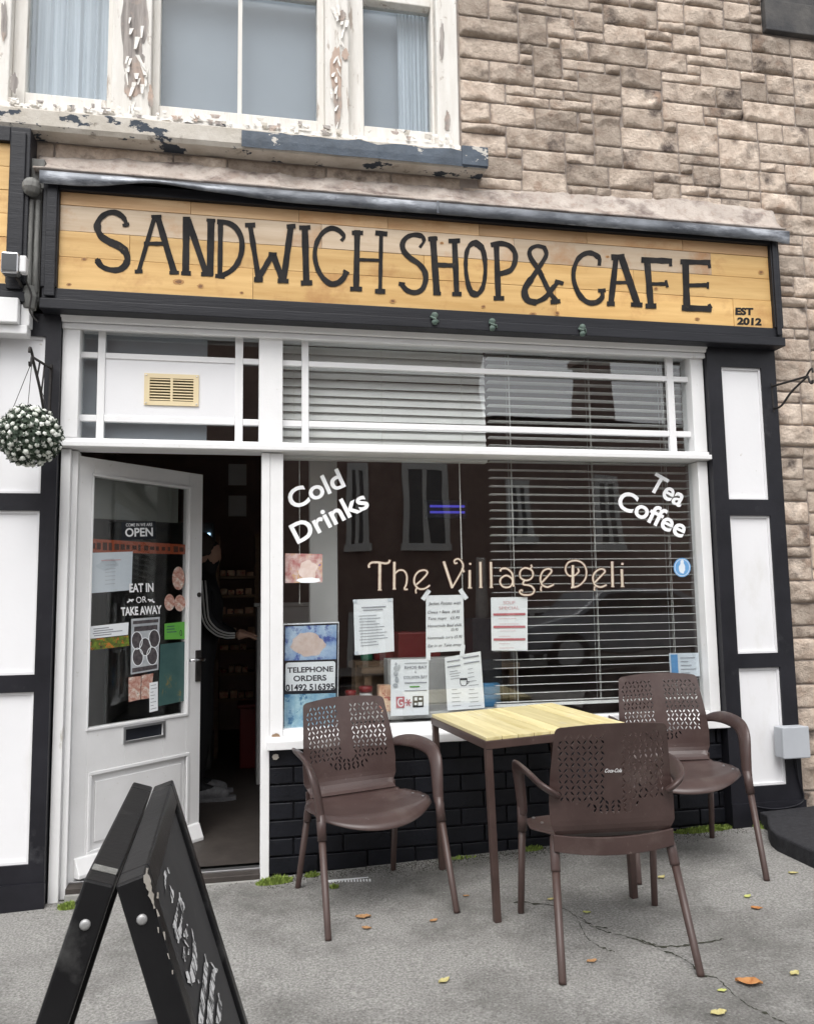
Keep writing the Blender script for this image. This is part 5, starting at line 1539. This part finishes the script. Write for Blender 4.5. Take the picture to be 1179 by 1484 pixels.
    for s in (-1, 1):
        pth = smooth_path([(s * .196, -.212, .592), (s * .222, -.222, .612), (s * .250, -.188, .628), (s * .268, -.09, .640), (s * .278, .03, .640), (s * .280, .115, .628), (s * .276, .165, .592), (s * .268, .190, .530), (s * .262, .205, .455), (s * .262, .212, .425)], 5)
        k = len(pth)
        MB().tube(pth, [.018 + .014 * min(1, i / (k * .3)) - .011 * max(0, (i / k - .65) / .35) for i in range(k)], 12, ry=[.011 + .007 * max(0, (i / k - .5) / .5) for i in range(k)]).build('armrest', 'plastic', root, smooth=True)
        lg = MB().tube([(s * .262, .211, .450), (s * .2625, .218, .395), (s * .264, .226, .352)], .0195, 10).build('leg', 'plastic', root, smooth=True)
        MB().tube([(s * .264, .2255, .354), (s * .276, .305, .010), (s * .2765, .308, .0)], [.0150, .0135, .0135], 10).build('lower_leg', 'legmetal', lg, smooth=True)
        lg = MB().tube(smooth_path([(s * .196, -.10, .412), (s * .205, -.150, .408), (s * .210, -.172, .372), (s * .213, -.186, .325)], 4), .018, 10).build('leg', 'plastic', root, smooth=True)
        MB().tube([(s * .213, -.1855, .330), (s * .234, -.305, .010), (s * .2345, -.308, .0)], [.0150, .0135, .0135], 10).build('lower_leg', 'legmetal', lg, smooth=True)
    return back_at, T
def dup(root, label):
    r = root.copy(); col.objects.link(r); r['label'] = label
    for ch in root.children:
        if ch.get('own'): continue
        c_ = ch.copy(); col.objects.link(c_); c_.parent = r
        for g in ch.children:
            g2 = g.copy(); col.objects.link(g2); g2.parent = c_
    return r
CG = 'brown plastic armchairs round the table'
ch1 = thing('armchair', 'brown plastic armchair left of the table, facing the street', 'chair', (0, 0, 0), CG)
back_at, bT = chair_parts(ch1)
ch2 = dup(ch1, 'brown plastic armchair in front of the table, its back to the street')
ch3 = dup(ch1, 'brown plastic armchair right of the table, against the shop window')
place(ch1, .555, -.43, R(180 + 11))
place(ch2, 1.352, -1.112, R(-10))
place(ch3, 2.068, -.395, R(180 - 14))
# white script mark on the back of the front chair
mb = MB()
text_on(mb, 'Coca-Cola', (-.030, 0), (.030, .002), .014, lambda u, v, h: back_at(u, bT * .60 - v + .0) + Vector((0, -.0052, 0)), 0, .012, .45)
lo = mb.build('script_mark', 'vinyl', None, fixn=False); lo.parent = ch2

# ---- table
TB = thing('cafe_table', 'square cafe table with yellow plank top and thin brown metal legs', 'table', (0, 0, 0))
tw, td, thh = .655, .70, .715
fr = MB()
fr.box(-tw / 2, tw / 2, -td / 2, -td / 2 + .022, thh - .036, thh - .003).box(-tw / 2, tw / 2, td / 2 - .022, td / 2, thh - .036, thh - .003)
fr.box(-tw / 2, -tw / 2 + .022, -td / 2 + .022, td / 2 - .022, thh - .036, thh - .003).box(tw / 2 - .022, tw / 2, -td / 2 + .022, td / 2 - .022, thh - .036, thh - .003)
fr.build('frame', 'legmetal', TB, bevel=.002)
for sx in (-1, 1):
    for sy in (-1, 1):
        a, b = sx * (tw / 2 - .016), sy * (td / 2 - .016)
        MB().tube([(a, b, thh - .037), (a, b, 0)], .0195, 4).build('leg', 'legmetal', TB, bevel=.002)
npk = 9
for k in range(npk):
    x0 = -tw / 2 + .004 + (tw - .008) * k / npk; x1 = -tw / 2 + .004 + (tw - .008) * (k + 1) / npk
    # planks run from the wall towards the street
    MB().box(x0 + .0012, x1 - .0012, -td / 2 + .004, td / 2 - .004, thh - .0029, thh + .012 + random.uniform(-.0008, .0008)).build('plank', 'tableplank', TB, origin=((x0 + x1) / 2, 0, thh), bevel=.002)
place(TB, 1.2925, -.455, R(5.5))

# ---- sandwich board
AB = thing('sandwich_board', 'black folding pavement chalkboard with worn edges, seen end on', 'sign board', (-.13, -2.86, zg(-.13, -2.86)))
rz = G(165, 1290).z
hR = .985
near, far = None, None
for it_ in range(200):
    h = .80 + it_ * .001
    a, b = G(166, 1284, h), G(222, 1140, h)
    if (b - a).length < .585: break
RN, RF = a, b
rd = (RF - RN); rl_ = rd.length; rd.normalize()
rs_ = rd.cross(Vector((0, 0, 1))).normalized()      # to the right, away from the left leg
up = Vector((0, 0, 1))
ang = R(17.5)
def panel(side):
    """frame of one leaf: local a along the ridge, d down the leaf, t outward"""
    down = (rs_ * side * math.sin(ang) - up * math.cos(ang))
    outw = (rs_ * side * math.cos(ang) + up * math.sin(ang))
    org = RN + rs_ * side * .0006
    return lambda a_, d_, t_: org + rd * a_ + down * d_ + outw * t_
Lh = (RN.z - zg(RN.x, RN.y)) / math.cos(ang)
for side, nm in ((1, 'board_leaf'), (-1, 'board_leaf')):
    pf_ = panel(side)
    tk, fw = .040, .045
    f_ = MB(pf_)
    f_.box(0, fw, 0, Lh, 0, tk).box(rl_ - fw, rl_, 0, Lh, 0, tk).box(fw, rl_ - fw, 0, fw * .9, 0, tk).box(fw, rl_ - fw, Lh - .17, Lh - .12, 0, tk)
    lo = f_.build(nm, 'boardblack', AB, bevel=.0035)
    MB(pf_).box(fw + .0005, rl_ - fw - .0005, fw * .9 + .0005, Lh - .1705, .010, tk - .009).build('chalk_panel', 'chalkboard', lo)
    b_ = MB()
    c = pf_(0, .055, tk * .5)
    b_.tube([c + rd * .004, c - rd * .002, c - rd * .004], [.0072, .0072, .0045], 12)
    b_.build('bolt', 'dullsteel', lo, smooth=True)
    if side == -1:
        t_ = MB(pf_); t_.box(.0, fw, .030, .034, tk + .0002, tk + .0012).build('tape_edge', 'chalkboard', lo)
        MB(pf_).box(.040, .062, -.0016, -.0004, .003, .037).build('pale_tape', 'leadgrey', lo)
pr, pl_ = panel(1), panel(-1)
MB().tube([pr(.02, .20, .004), pl_(.02, .20, .004)], .005, 6).build('stay', 'steel', AB)
# chalk marks and scrapes on the near leaf
c6 = lambda p: (180 + p[0] / 6.083, 1240 + p[1] / 6.083)
def leaf_fn(px, py, h):
    p0, ex, ey = pr(0, 0, .0315), pr(1, 0, .0315) - pr(0, 0, .0315), pr(0, 1, .0315) - pr(0, 0, .0315)
    nn_ = ex.cross(ey).normalized()
    if nn_.dot(CAM - p0) < 0: nn_ = -nn_
    d = ray(px, py)
    return CAM + d * ((p0 - CAM).dot(nn_) / d.dot(nn_)) + nn_ * h
mb = MB(); k = 0
for pts, w_ in (([(392, 160), (385, 115), (365, 150), (358, 230), (362, 340)], [10, 22, 26, 12, 6]), ([(395, 265), (418, 330), (420, 420)], [8, 26, 8]), ([(482, 330), (490, 400), (510, 450), (505, 560)], [8, 26, 30, 12]),
                ([(470, 420), (450, 560), (432, 640)], [10, 20, 26]), ([(500, 560), (480, 680), (470, 775)], [12, 34, 10]), ([(440, 580), (455, 700), (475, 760)], [14, 26, 8]), ([(548, 610), (535, 690), (545, 740)], [10, 34, 10]),
                ([(512, 742), (560, 810)], [10, 8]), ([(520, 810), (522, 880), (528, 940)], [10, 30, 6]), ([(560, 830), (556, 880)], [8, 8]),
                ([(588, 650), (606, 780), (612, 900), (600, 1020), (580, 1110), (590, 1150)], [6, 22, 34, 44, 56, 10]), ([(540, 1030), (555, 1080), (575, 1110)], [20, 24, 20]),
                ([(702, 870), (712, 960), (700, 1100), (686, 1240), (670, 1400), (662, 1484)], [8, 34, 30, 34, 40, 34]), ([(750, 945), (790, 1010), (775, 1050), (760, 1200), (748, 1350), (740, 1484)], [8, 34, 26, 34, 40, 38]),
                ([(820, 1220), (828, 1320), (820, 1440), (812, 1484)], [8, 30, 34, 26]), ([(640, 1100), (650, 1130)], [10, 12])):
    ribbon(mb, [c6(p) for p in smooth_path(pts, 5)], [x * 1.3 / 6.083 for x in w_ for _ in range(5)], leaf_fn, .0006 + .00012 * k, wob=.4); k += 1
mb.build('chalk_writing', 'chalk', AB, fixn=False)
for k, (pts, w_) in enumerate((([(146, 135), (138, 200), (150, 270), (170, 340), (190, 420), (208, 490)], [14, 46, 62, 52, 34, 16]), ([(240, 350), (236, 400)], [12, 14]), ([(225, 500), (245, 560)], [10, 18]),
        ([(236, 660), (240, 710)], [16, 8]), ([(288, 700), (300, 770)], [18, 8]), ([(320, 890), (335, 940)], [8, 8]), ([(362, 1040), (362, 1075)], [10, 8]))):
    mb = MB()
    ribbon(mb, [c6(p) for p in smooth_path(pts, 5)], [x / 6.083 for x in w_ for _ in range(5)], leaf_fn, .0090 + .0001 * k, wob=.8)
    mb.build('chipped_paint', 'sillpaint', AB, fixn=False)
# ---- black step block at the right edge
q0 = G(1113, 1215)
pts = [(q0.x + .02, -.16), (q0.x + .06, -.16), (q0.x + 2.4, -.10), (q0.x + 2.4, -.85), (q0.x + .75, -.85), (q0.x + .40, -.80)]
e1 = [G(1112, 1204), G(1113, 1216), G(1117, 1226), G(1126, 1234), G(1179, 1259)]
dv = (e1[4] - e1[3]); dv.z = 0; dv.normalize()
far_ = e1[4] + dv * 1.4
q = [(e1[0].x, -.075)] + [(p.x, p.y) for p in e1] + [(far_.x, far_.y), (far_.x + .9, far_.y), (far_.x + .9, -.075)]
mb = MB()
n = len(q)
z0 = lambda p: zg(p[0], p[1])
mb.add([(p[0], p[1], z0(p) - .01) for p in q] + [(p[0], p[1], z0(p) + .078) for p in q], [tuple(range(n - 1, -1, -1)), tuple(range(n, 2 * n))] + [(i, (i + 1) % n, n + (i + 1) % n, n + i) for i in range(n)])
o = mb.build('step_block', 'rubber', None, origin=(q0.x + .6, -.4, zg(q0.x, -.4)), bevel=.010)
tag(o, 'low black rounded step block at the right edge of the pavement', 'step')

# ---- grey junction box
a, b = P(1133, 1055, -.13), P(1174, 1098, -.13)
jb = thing('junction_box', 'pale grey square junction box beside the lowest right white panel', 'box', ((a.x + b.x) / 2, -.06, b.z))
MB().box(a.x, b.x, -.118, -.054, b.z, a.z).build('box_body', 'greybox', jb, bevel=.006)
MB().box(a.x - .002, b.x + .002, -.132, -.1185, b.z - .002, a.z + .002).build('lid', 'greybox', jb, bevel=.006)
MB().tube(smooth_path([((a.x + b.x) / 2 + .04, -.06, b.z + .0), ((a.x + b.x) / 2 + .05, -.058, b.z - .12), (2.97, -.062, .2), (2.80, -.072, .175), (2.66, -.072, .20)], 6), .0045, 6).build('cable', 'black', jb, smooth=True)

# ---- hanging basket brackets
def bracket(name, label, wall, tip, low, scroll):
    t = thing(name, label, 'bracket', wall)
    W, T_, Lw = Vector(wall), Vector(tip), Vector(low)
    m_ = MB()
    m_.tube([W + Vector((0, .004, .02)), Lw + Vector((0, .004, -.02))], .007, 6)
    m_.build('back_bar', 'iron', t)
    m_ = MB()
    m_.tube([W, T_], .0065, 6)
    m_.build('arm', 'iron', t)
    m_ = MB()
    m_.tube(smooth_path([Lw, Lw + (T_ - Lw) * .12 + Vector((0, -.03, -.012)), Lw + (T_ - Lw) * .55, T_], 5), .0065, 6)
    if scroll:
        for f in (.35, .6): m_.tube([W + (T_ - W) * f, Lw + (T_ - Lw) * (f + .1)], .004, 6)
    m_.build('brace', 'iron', t, smooth=True)
    m_ = MB()
    d = (T_ - W).normalized()
    m_.tube(smooth_path([T_ - d * .01, T_ + d * .012 + Vector((0, 0, .025)), T_ + d * .03 + Vector((0, 0, .035)), T_ + d * .035 + Vector((0, 0, .012))], 5), .006, 6)
    m_.tube(smooth_path([T_, T_ + d * .012 + Vector((0, 0, -.035)), T_ + d * .024 + Vector((0, 0, -.045)), T_ + d * .03 + Vector((0, 0, -.028))], 5), .006, 6)
    m_.build('hook', 'iron', t, smooth=True)
    return t
wp, lp = P(1118, 560, -.052), P(1121, 592, -.052)
tp_ = P(1170, 545, -.30)
bracket('hanging_bracket', 'empty black iron bracket at the top of the right pilaster', wp, tp_, lp, False)
wp, lp = P(74, 534, -.055), P(72, 592, -.055)
wp = Vector((wp.x, -.055, P(60, 521, -.2).z + .0)); lp = Vector((wp.x - .005, -.055, wp.z - .26))
tp_ = P(46.5, 517, -.30)
bracket('hanging_bracket', 'scrolled black iron bracket on the left pilaster holding the flower ball', wp, tp_, lp, True)
# ---- ball of white flowers
bc = P(43, 632, -.30)
br = (P(89, 632, -.30) - bc).length * .99
FB = thing('flower_ball', 'round ball of small white artificial flowers hanging at the left', 'plant', bc)
lf = MB(); rf = random.Random(8)
def sph(k, n_):
    z = 1 - 2 * (k + .5) / n_; a = k * 2.39996
    r_ = math.sqrt(1 - z * z)
    return Vector((r_ * math.cos(a), r_ * math.sin(a), z))
for k in range(2600):
    d = sph(k, 2600)
    d = (d + Vector((rf.uniform(-.05, .05), rf.uniform(-.05, .05), rf.uniform(-.05, .05)))).normalized()
    p = bc + d * br * rf.uniform(.80, 1.03) * (1 + .07 * noise.noise(d * 2.5))
    a = d.cross(Vector((rf.uniform(-1, 1), rf.uniform(-1, 1), rf.uniform(-1, 1)))).normalized()
    b = d.cross(a)
    out = d * rf.uniform(.004, .012)
    l = rf.uniform(.012, .020)
    lf.add([p - a * l * .4, p + b * l + out, p + a * l * .4, p - b * l * .6 - out * .3], [(0, 1, 2, 3)])
stuff(lf.build('leaves', 'leafdark', FB, fixn=False))
core = MB(); core.lathe([(br * .8 * math.sin(math.pi * i / 10) + .001, -br * .8 * math.cos(math.pi * i / 10)) for i in range(11)], bc, 16)
core.build('core', 'leafdark', FB, smooth=True)
def flower_mesh():
    mb = MB()
    mb.lathe([(.003, -.009), (.0095, -.005), (.0125, .001), (.0105, .006), (.006, .009), (.0005, .010)], (0, 0, 0), 9)
    for k in range(5):
        a = k * 1.2566
        mb.add([(math.cos(a) * .006, math.sin(a) * .006, .0085), (math.cos(a + .5) * .0145, math.sin(a + .5) * .0145, .004), (math.cos(a + .9) * .0145, math.sin(a + .9) * .0145, .003), (math.cos(a + 1.25) * .006, math.sin(a + 1.25) * .006, .0085)], [(0, 1, 2, 3)])
    return mb
f0 = flower_mesh().build('flower', 'petal', None, smooth=True)
nf = 215
for k in range(nf):
    d = sph(k, nf)
    d = (d + Vector((rf.uniform(-.07, .07), rf.uniform(-.07, .07), rf.uniform(-.07, .07)))).normalized()
    o = f0 if k == 0 else f0.copy()
    if k: col.objects.link(o)
    o.parent = FB
    o.location = d * br * rf.uniform(.90, 1.03) * (1 + .07 * noise.noise(d * 2.5))
    o.rotation_euler = (d + Vector((rf.uniform(-.5, .5), rf.uniform(-.5, .5), rf.uniform(-.5, .5)))).to_track_quat('Z', 'Y').to_euler()
    s_ = rf.uniform(.72, 1.05); o.scale = (s_, s_, s_)
wr = MB()
for dx, dy in ((-.075, 0), (.0, -.05), (.07, .02)):
    wr.tube([tp_ + Vector((0, 0, -.02)), bc + Vector((dx, dy, br * .9))], .0016, 5)
wr.build('hanger_wire', 'iron', FB)

# ================================================================ PAVEMENT LITTER, WEEDS, CRACKS
def tuft(px, py, rx, ry, n_, label, hgt=.03, seed=0):
    c = G(px, py)
    rg = random.Random(seed + 50)
    mb = MB()
    for k in range(n_):
        a = rg.uniform(0, 6.283); r_ = math.sqrt(rg.random())
        x, y = c.x + rx * r_ * math.cos(a), min(c.y + ry * r_ * math.sin(a), -.004)
        z = zg(x, y)
        h = hgt * .85 * rg.uniform(.4, 1.1) * (1.15 - .6 * r_)
        b = rg.uniform(0, 6.283)
        w_ = rg.uniform(.002, .0045)
        lx, ly = rg.uniform(-.6, .6) * h, rg.uniform(-.9, .3) * h
        mb.add([(x - w_ * math.cos(b), y - w_ * math.sin(b), z - .002), (x + w_ * math.cos(b), y + w_ * math.sin(b), z - .002), (x + lx * .5 + w_ * .8 * math.cos(b), y + ly * .5 + w_ * .8 * math.sin(b), z + h * .6), (x + lx, y + ly, z + h), (x + lx * .5 - w_ * .8 * math.cos(b), y + ly * .5 - w_ * .8 * math.sin(b), z + h * .6)],
               [(0, 1, 2, 4), (2, 3, 4)])
    o = mb.build('weed', 'moss', None, origin=(c.x, c.y, zg(c.x, c.y)), fixn=False)
    tag(o, label, 'weed')
tuft(99, 1316, .045, .03, 420, 'small bright green weed tuft at the foot of the left door post', .04, 1)
tuft(398, 1280, .085, .028, 700, 'bright green moss and grass clump at the right foot of the door frame', .045, 2)
tuft(452, 1270, .035, .02, 200, 'small green weed behind the legs of the left chair', .03, 3)
tuft(484, 1287, .02, .015, 90, 'tiny green sprout beside the white plastic strip', .03, 4)
tuft(770, 1232, .06, .025, 300, 'small weed at the wall behind the front chair', .03, 5)
tuft(1022, 1203, .18, .045, 1500, 'wide patch of bright green moss under the right chair', .028, 6)
tuft(1104, 1198, .05, .05, 420, 'mossy tuft between the right pilaster and the black step', .04, 7)
tuft(1140, 1183, .06, .02, 160, 'sparse weed growing behind the black step', .03, 8)
tuft(662, 1245, .10, .02, 160, 'thin line of weeds along the wall under the table', .02, 9)
def crack(pts, w0, name='pavement_crack', seed=0):
    q = smooth_path(pts, 7)
    rg = random.Random(seed)
    mb = MB()
    vs = []
    for i, p in enumerate(q):
        g = G(p[0] + rg.uniform(-1.2, 1.2), p[1] + rg.uniform(-1.2, 1.2))
        w_ = w0 * (.35 + 1.1 * abs(noise.noise(Vector((i * .35, seed, 0))))) * rg.uniform(.6, 1.3)
        vs += [(g.x, g.y - w_, zg(g.x, g.y - w_) + .0015), (g.x + rg.uniform(-.004, .004), g.y + w_, zg(g.x, g.y + w_) + .0015)]
    mb.add(vs, [(2 * i, 2 * i + 1, 2 * i + 3, 2 * i + 2) for i in range(len(q) - 1)])
    struct(mb.build(name, 'crackm', None))
crack([(745, 1308), (795, 1312), (822, 1320), (838, 1332), (872, 1349), (905, 1357), (930, 1366), (960, 1378), (985, 1388), (1003, 1400), (1016, 1416)], 0.0090, seed=1)
crack([(905, 1357), (950, 1370), (985, 1372), (1015, 1368), (1050, 1361)], 0.0090, seed=2)
crack([(838, 1336), (850, 1360), (872, 1374), (890, 1380)], 0.0075, seed=3)
crack([(840, 1330), (858, 1342), (880, 1346)], .009, seed=4)
crack([(930, 1363), (948, 1371), (965, 1374)], .009, seed=8)
crack([(1014, 1414), (1040, 1420), (1055, 1434), (1080, 1455), (1110, 1470), (1140, 1486), (1160, 1500)], 0.0105, seed=5)
LEAVES = [(643, 1424, 'leafyellow', 11, 'yellow leaf lying alone in the foreground below the table legs'), (526, 1331, 'leafbrown', 12, 'curled brown leaf on the pavement right of the left chair leg'),
 (531, 1347, 'leafbrown', 8, 'crumpled brown leaf fragment just below the curled brown leaf'), (1085, 1427, 'leaforange', 18, 'large orange leaf at the lower right beside the crack'),
 (1151, 1413, 'leafyellow', 9, 'yellow leaf near the right edge, right of the orange leaf'), (1041, 1471, 'leafyellow', 12, 'pale yellow leaf at the very bottom right'),
 (1046, 1438, 'leafgreen', 7, 'small greenish leaf between the front chair leg and the orange leaf'), (958, 1273, 'leafyellow', 7, 'yellow leaf under the front chair'),
 (1083, 1301, 'leafgreen', 7, 'pale green leaf below the right chair foot'), (1096, 1318, 'leaforange', 8, 'small tan leaf below the pale green leaf at the right'),
 (1149, 1267, 'leafyellow', 7, 'yellow leaf below the black step'), (798, 1305, 'leafyellow', 6, 'tiny yellow leaf beside the near left leg of the front chair'),
 (850, 1324, 'leafgreen', 6, 'tiny pale leaf on the crack behind the front chair leg'), (857, 1395, 'leafbrown', 8, 'thin tan leaf left of the crack under the front chair'),
 (628, 1336, 'leafbrown', 7, 'dark brown leaf beside the right foot of the left chair'), (675, 1300, 'leafbrown', 5, 'tiny dark leaf between the left chair and the table leg')]
for k, (px, py, mt, sz, lab) in enumerate(LEAVES):
    c = G(px, py); r_ = random.Random(k + 70)
    s_ = sz / FPX * (c - CAM).length * .85
    a = r_.uniform(-.6, .6) if k != 3 else -.55
    mb = MB(); vs = []
    n = 7
    for i in range(n + 1):
        t = i / n
        w_ = s_ * .42 * math.sin(math.pi * min(1, t * 1.02)) ** .8 * (1 + .2 * r_.uniform(-1, 1))
        x = (t - .5) * 2 * s_
        for v in (-1, 0, 1):
            X_, Y_ = x, v * w_ * 1.5
            gx, gy = c.x + X_ * math.cos(a) - Y_ * math.sin(a), c.y + X_ * math.sin(a) + Y_ * math.cos(a)
            vs.append((gx, gy, zg(gx, gy) + .0025 + s_ * .28 * (abs(v) * r_.uniform(.5, 1.0) + abs(t - .5) * .7)))
    mb.add(vs, [(i * 3 + j, i * 3 + j + 1, i * 3 + j + 4, i * 3 + j + 3) for i in range(n) for j in (0, 1)])
    o = mb.build('fallen_leaf', mt, None, origin=(c.x, c.y, zg(c.x, c.y)), fixn=False)
    tag(o, lab, 'leaf', 'leaves fallen on the pavement')
# little pale grit
mb = MB(); rg = random.Random(4)
for k in range(900):
    x, y = rg.uniform(-.9, 3.0), -rg.random() ** 1.6 * 2.6
    s_ = rg.uniform(.0012, .0036)
    z = zg(x, y)
    mb.add([(x + s_ * math.cos(a), y + s_ * math.sin(a) * rg.uniform(.6, 1.2), z + .0006) for a in (0, 1.6, 3.1, 4.7)] + [(x, y, z + s_ * .9)], [(0, 1, 4), (1, 2, 4), (2, 3, 4), (3, 0, 4)])
stuff(mb.build('grit', 'kerb', None, fixn=False))
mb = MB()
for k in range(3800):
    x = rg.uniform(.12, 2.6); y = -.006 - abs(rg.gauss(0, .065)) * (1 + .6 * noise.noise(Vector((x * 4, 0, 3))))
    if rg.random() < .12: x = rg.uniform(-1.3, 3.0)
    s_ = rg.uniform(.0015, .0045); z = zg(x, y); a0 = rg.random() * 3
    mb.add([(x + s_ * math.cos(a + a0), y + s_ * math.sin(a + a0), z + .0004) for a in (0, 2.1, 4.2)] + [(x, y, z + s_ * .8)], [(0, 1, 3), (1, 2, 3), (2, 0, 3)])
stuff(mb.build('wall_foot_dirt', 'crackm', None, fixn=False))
mb = MB()
a, b = G(474, 1279), G(536, 1277)
for i in range(15):
    p = a.lerp(b, i / 14.0)
    z = zg(p.x, p.y)
    mb.box(p.x - .004, p.x + .0025, p.y - .006, p.y + .006, z, z + .008)
mb.box(a.x, b.x, a.y - .002, a.y + .001, zg(a.x, a.y), zg(b.x, b.y) + .004)
tag(mb.build('plastic_strip', 'vinyl', None, origin=a), 'short white serrated plastic strip lying on the pavement under the left chair', 'strip')

# ================================================================ ACROSS THE STREET (seen in the glass)
def MR(px, py, y):
    p = P(px, py, y)
    return Vector((p.x, -y, p.z))
HY = 14.0
HB = thing('terraced_house', 'brick terraced houses across the street, seen only in the window glass', 'house', (4, -HY, 0))
e1, e2 = MR(700, 512, HY), MR(836, 536, HY)
body_ = MB()
x0 = MR(300, 700, HY).x
body_.box(x0 - 6, e1.x, -HY - 8, -HY, -.6, e1.z + .3).box(e1.x, MR(905, 600, HY).x + 3, -HY - 8, -HY, -.6, MR(905, 610, HY).z)
body_.build('wall', 'housebrick', HB)
rf_ = MB()
rf_.prism([(-HY + .3, e1.z + .2), (-HY - 4, e1.z + 2.6), (-HY - 8.3, e1.z + .2)], x0 - 6.2, e1.x + .1, 'x')
zz = MR(905, 610, HY).z
rf_.prism([(-HY + .3, zz - .05), (-HY - 4, zz + .35), (-HY - 8.3, zz - .05)], e1.x + .1, MR(905, 600, HY).x + 3.2, 'x')
rf_.build('roof', 'slate', HB)
ca, cb = MR(840, 520, HY + 1.5), MR(888, 640, HY + 1.5)
chm = MB().box(ca.x, cb.x, -HY - 2.2, -HY - 1.2, zz, ca.z).box(ca.x - .12, cb.x + .12, -HY - 2.3, -HY - 1.1, ca.z, ca.z + .2)
chm.build('chimney', 'housebrick', HB)
for a, b in (((500, 668), (540, 790)), ((583, 668), (650, 790)), ((735, 690), (775, 780)), ((250, 668), (300, 790)), ((860, 690), (905, 790)), ((505, 880), (560, 990)), ((740, 880), (800, 990))):
    p, q = MR(*a, HY - .05), MR(*b, HY - .05)
    f_ = MB().box(p.x, p.x + .14, -HY, -HY + .08, q.z, p.z).box(q.x - .14, q.x, -HY, -HY + .08, q.z, p.z).box(p.x + .14, q.x - .14, -HY, -HY + .08, p.z - .16, p.z).box(p.x - .05, q.x + .05, -HY, -HY + .14, q.z - .16, q.z)
    xm = (p.x + q.x) / 2
    f_.box(xm - .05, xm + .05, -HY, -HY + .07, q.z, p.z - .16)
    wo_ = f_.build('window', 'housewhite', HB)
    MB().box(p.x + .14, q.x - .14, -HY, -HY + .03, q.z, p.z - .16).build('pane', 'darkglass', wo_)
# parked car on the far side
CY = -9.6
cx_ = MR(900, 850, 9.6).x
CA = thing('parked_car', 'grey car parked across the street, seen only in the window glass', 'car', (cx_, CY, zg(cx_, CY)))
zb = zg(cx_, CY)
side = [(-2.0, .35), (-2.05, .75), (-1.2, .92), (-.7, 1.38), (.75, 1.42), (1.45, .98), (2.0, .88), (2.05, .35)]
mb = MB(); mb.prism([(cx_ + p[0], zb + p[1]) for p in side], CY - .82, CY + .82, 'y'); mb.build('body', 'carpaint', CA, bevel=.08)
gl_ = [(-1.05, .95), (-.62, 1.32), (.68, 1.35), (1.25, .98)]
MB().prism([(cx_ + p[0], zb + p[1]) for p in gl_], CY + .815, CY + .83, 'y').build('side_glass', 'darkglass', CA)
for dx in (-1.3, 1.3):
    wv = MB().tube([(cx_ + dx, CY + .62, zb + .32), (cx_ + dx, CY + .86, zb + .32)], .32, 18).build('wheel', 'tyre', CA)
    MB().tube([(cx_ + dx, CY + .861, zb + .32), (cx_ + dx, CY + .87, zb + .32)], .2, 14).build('rim', 'steel', wv)
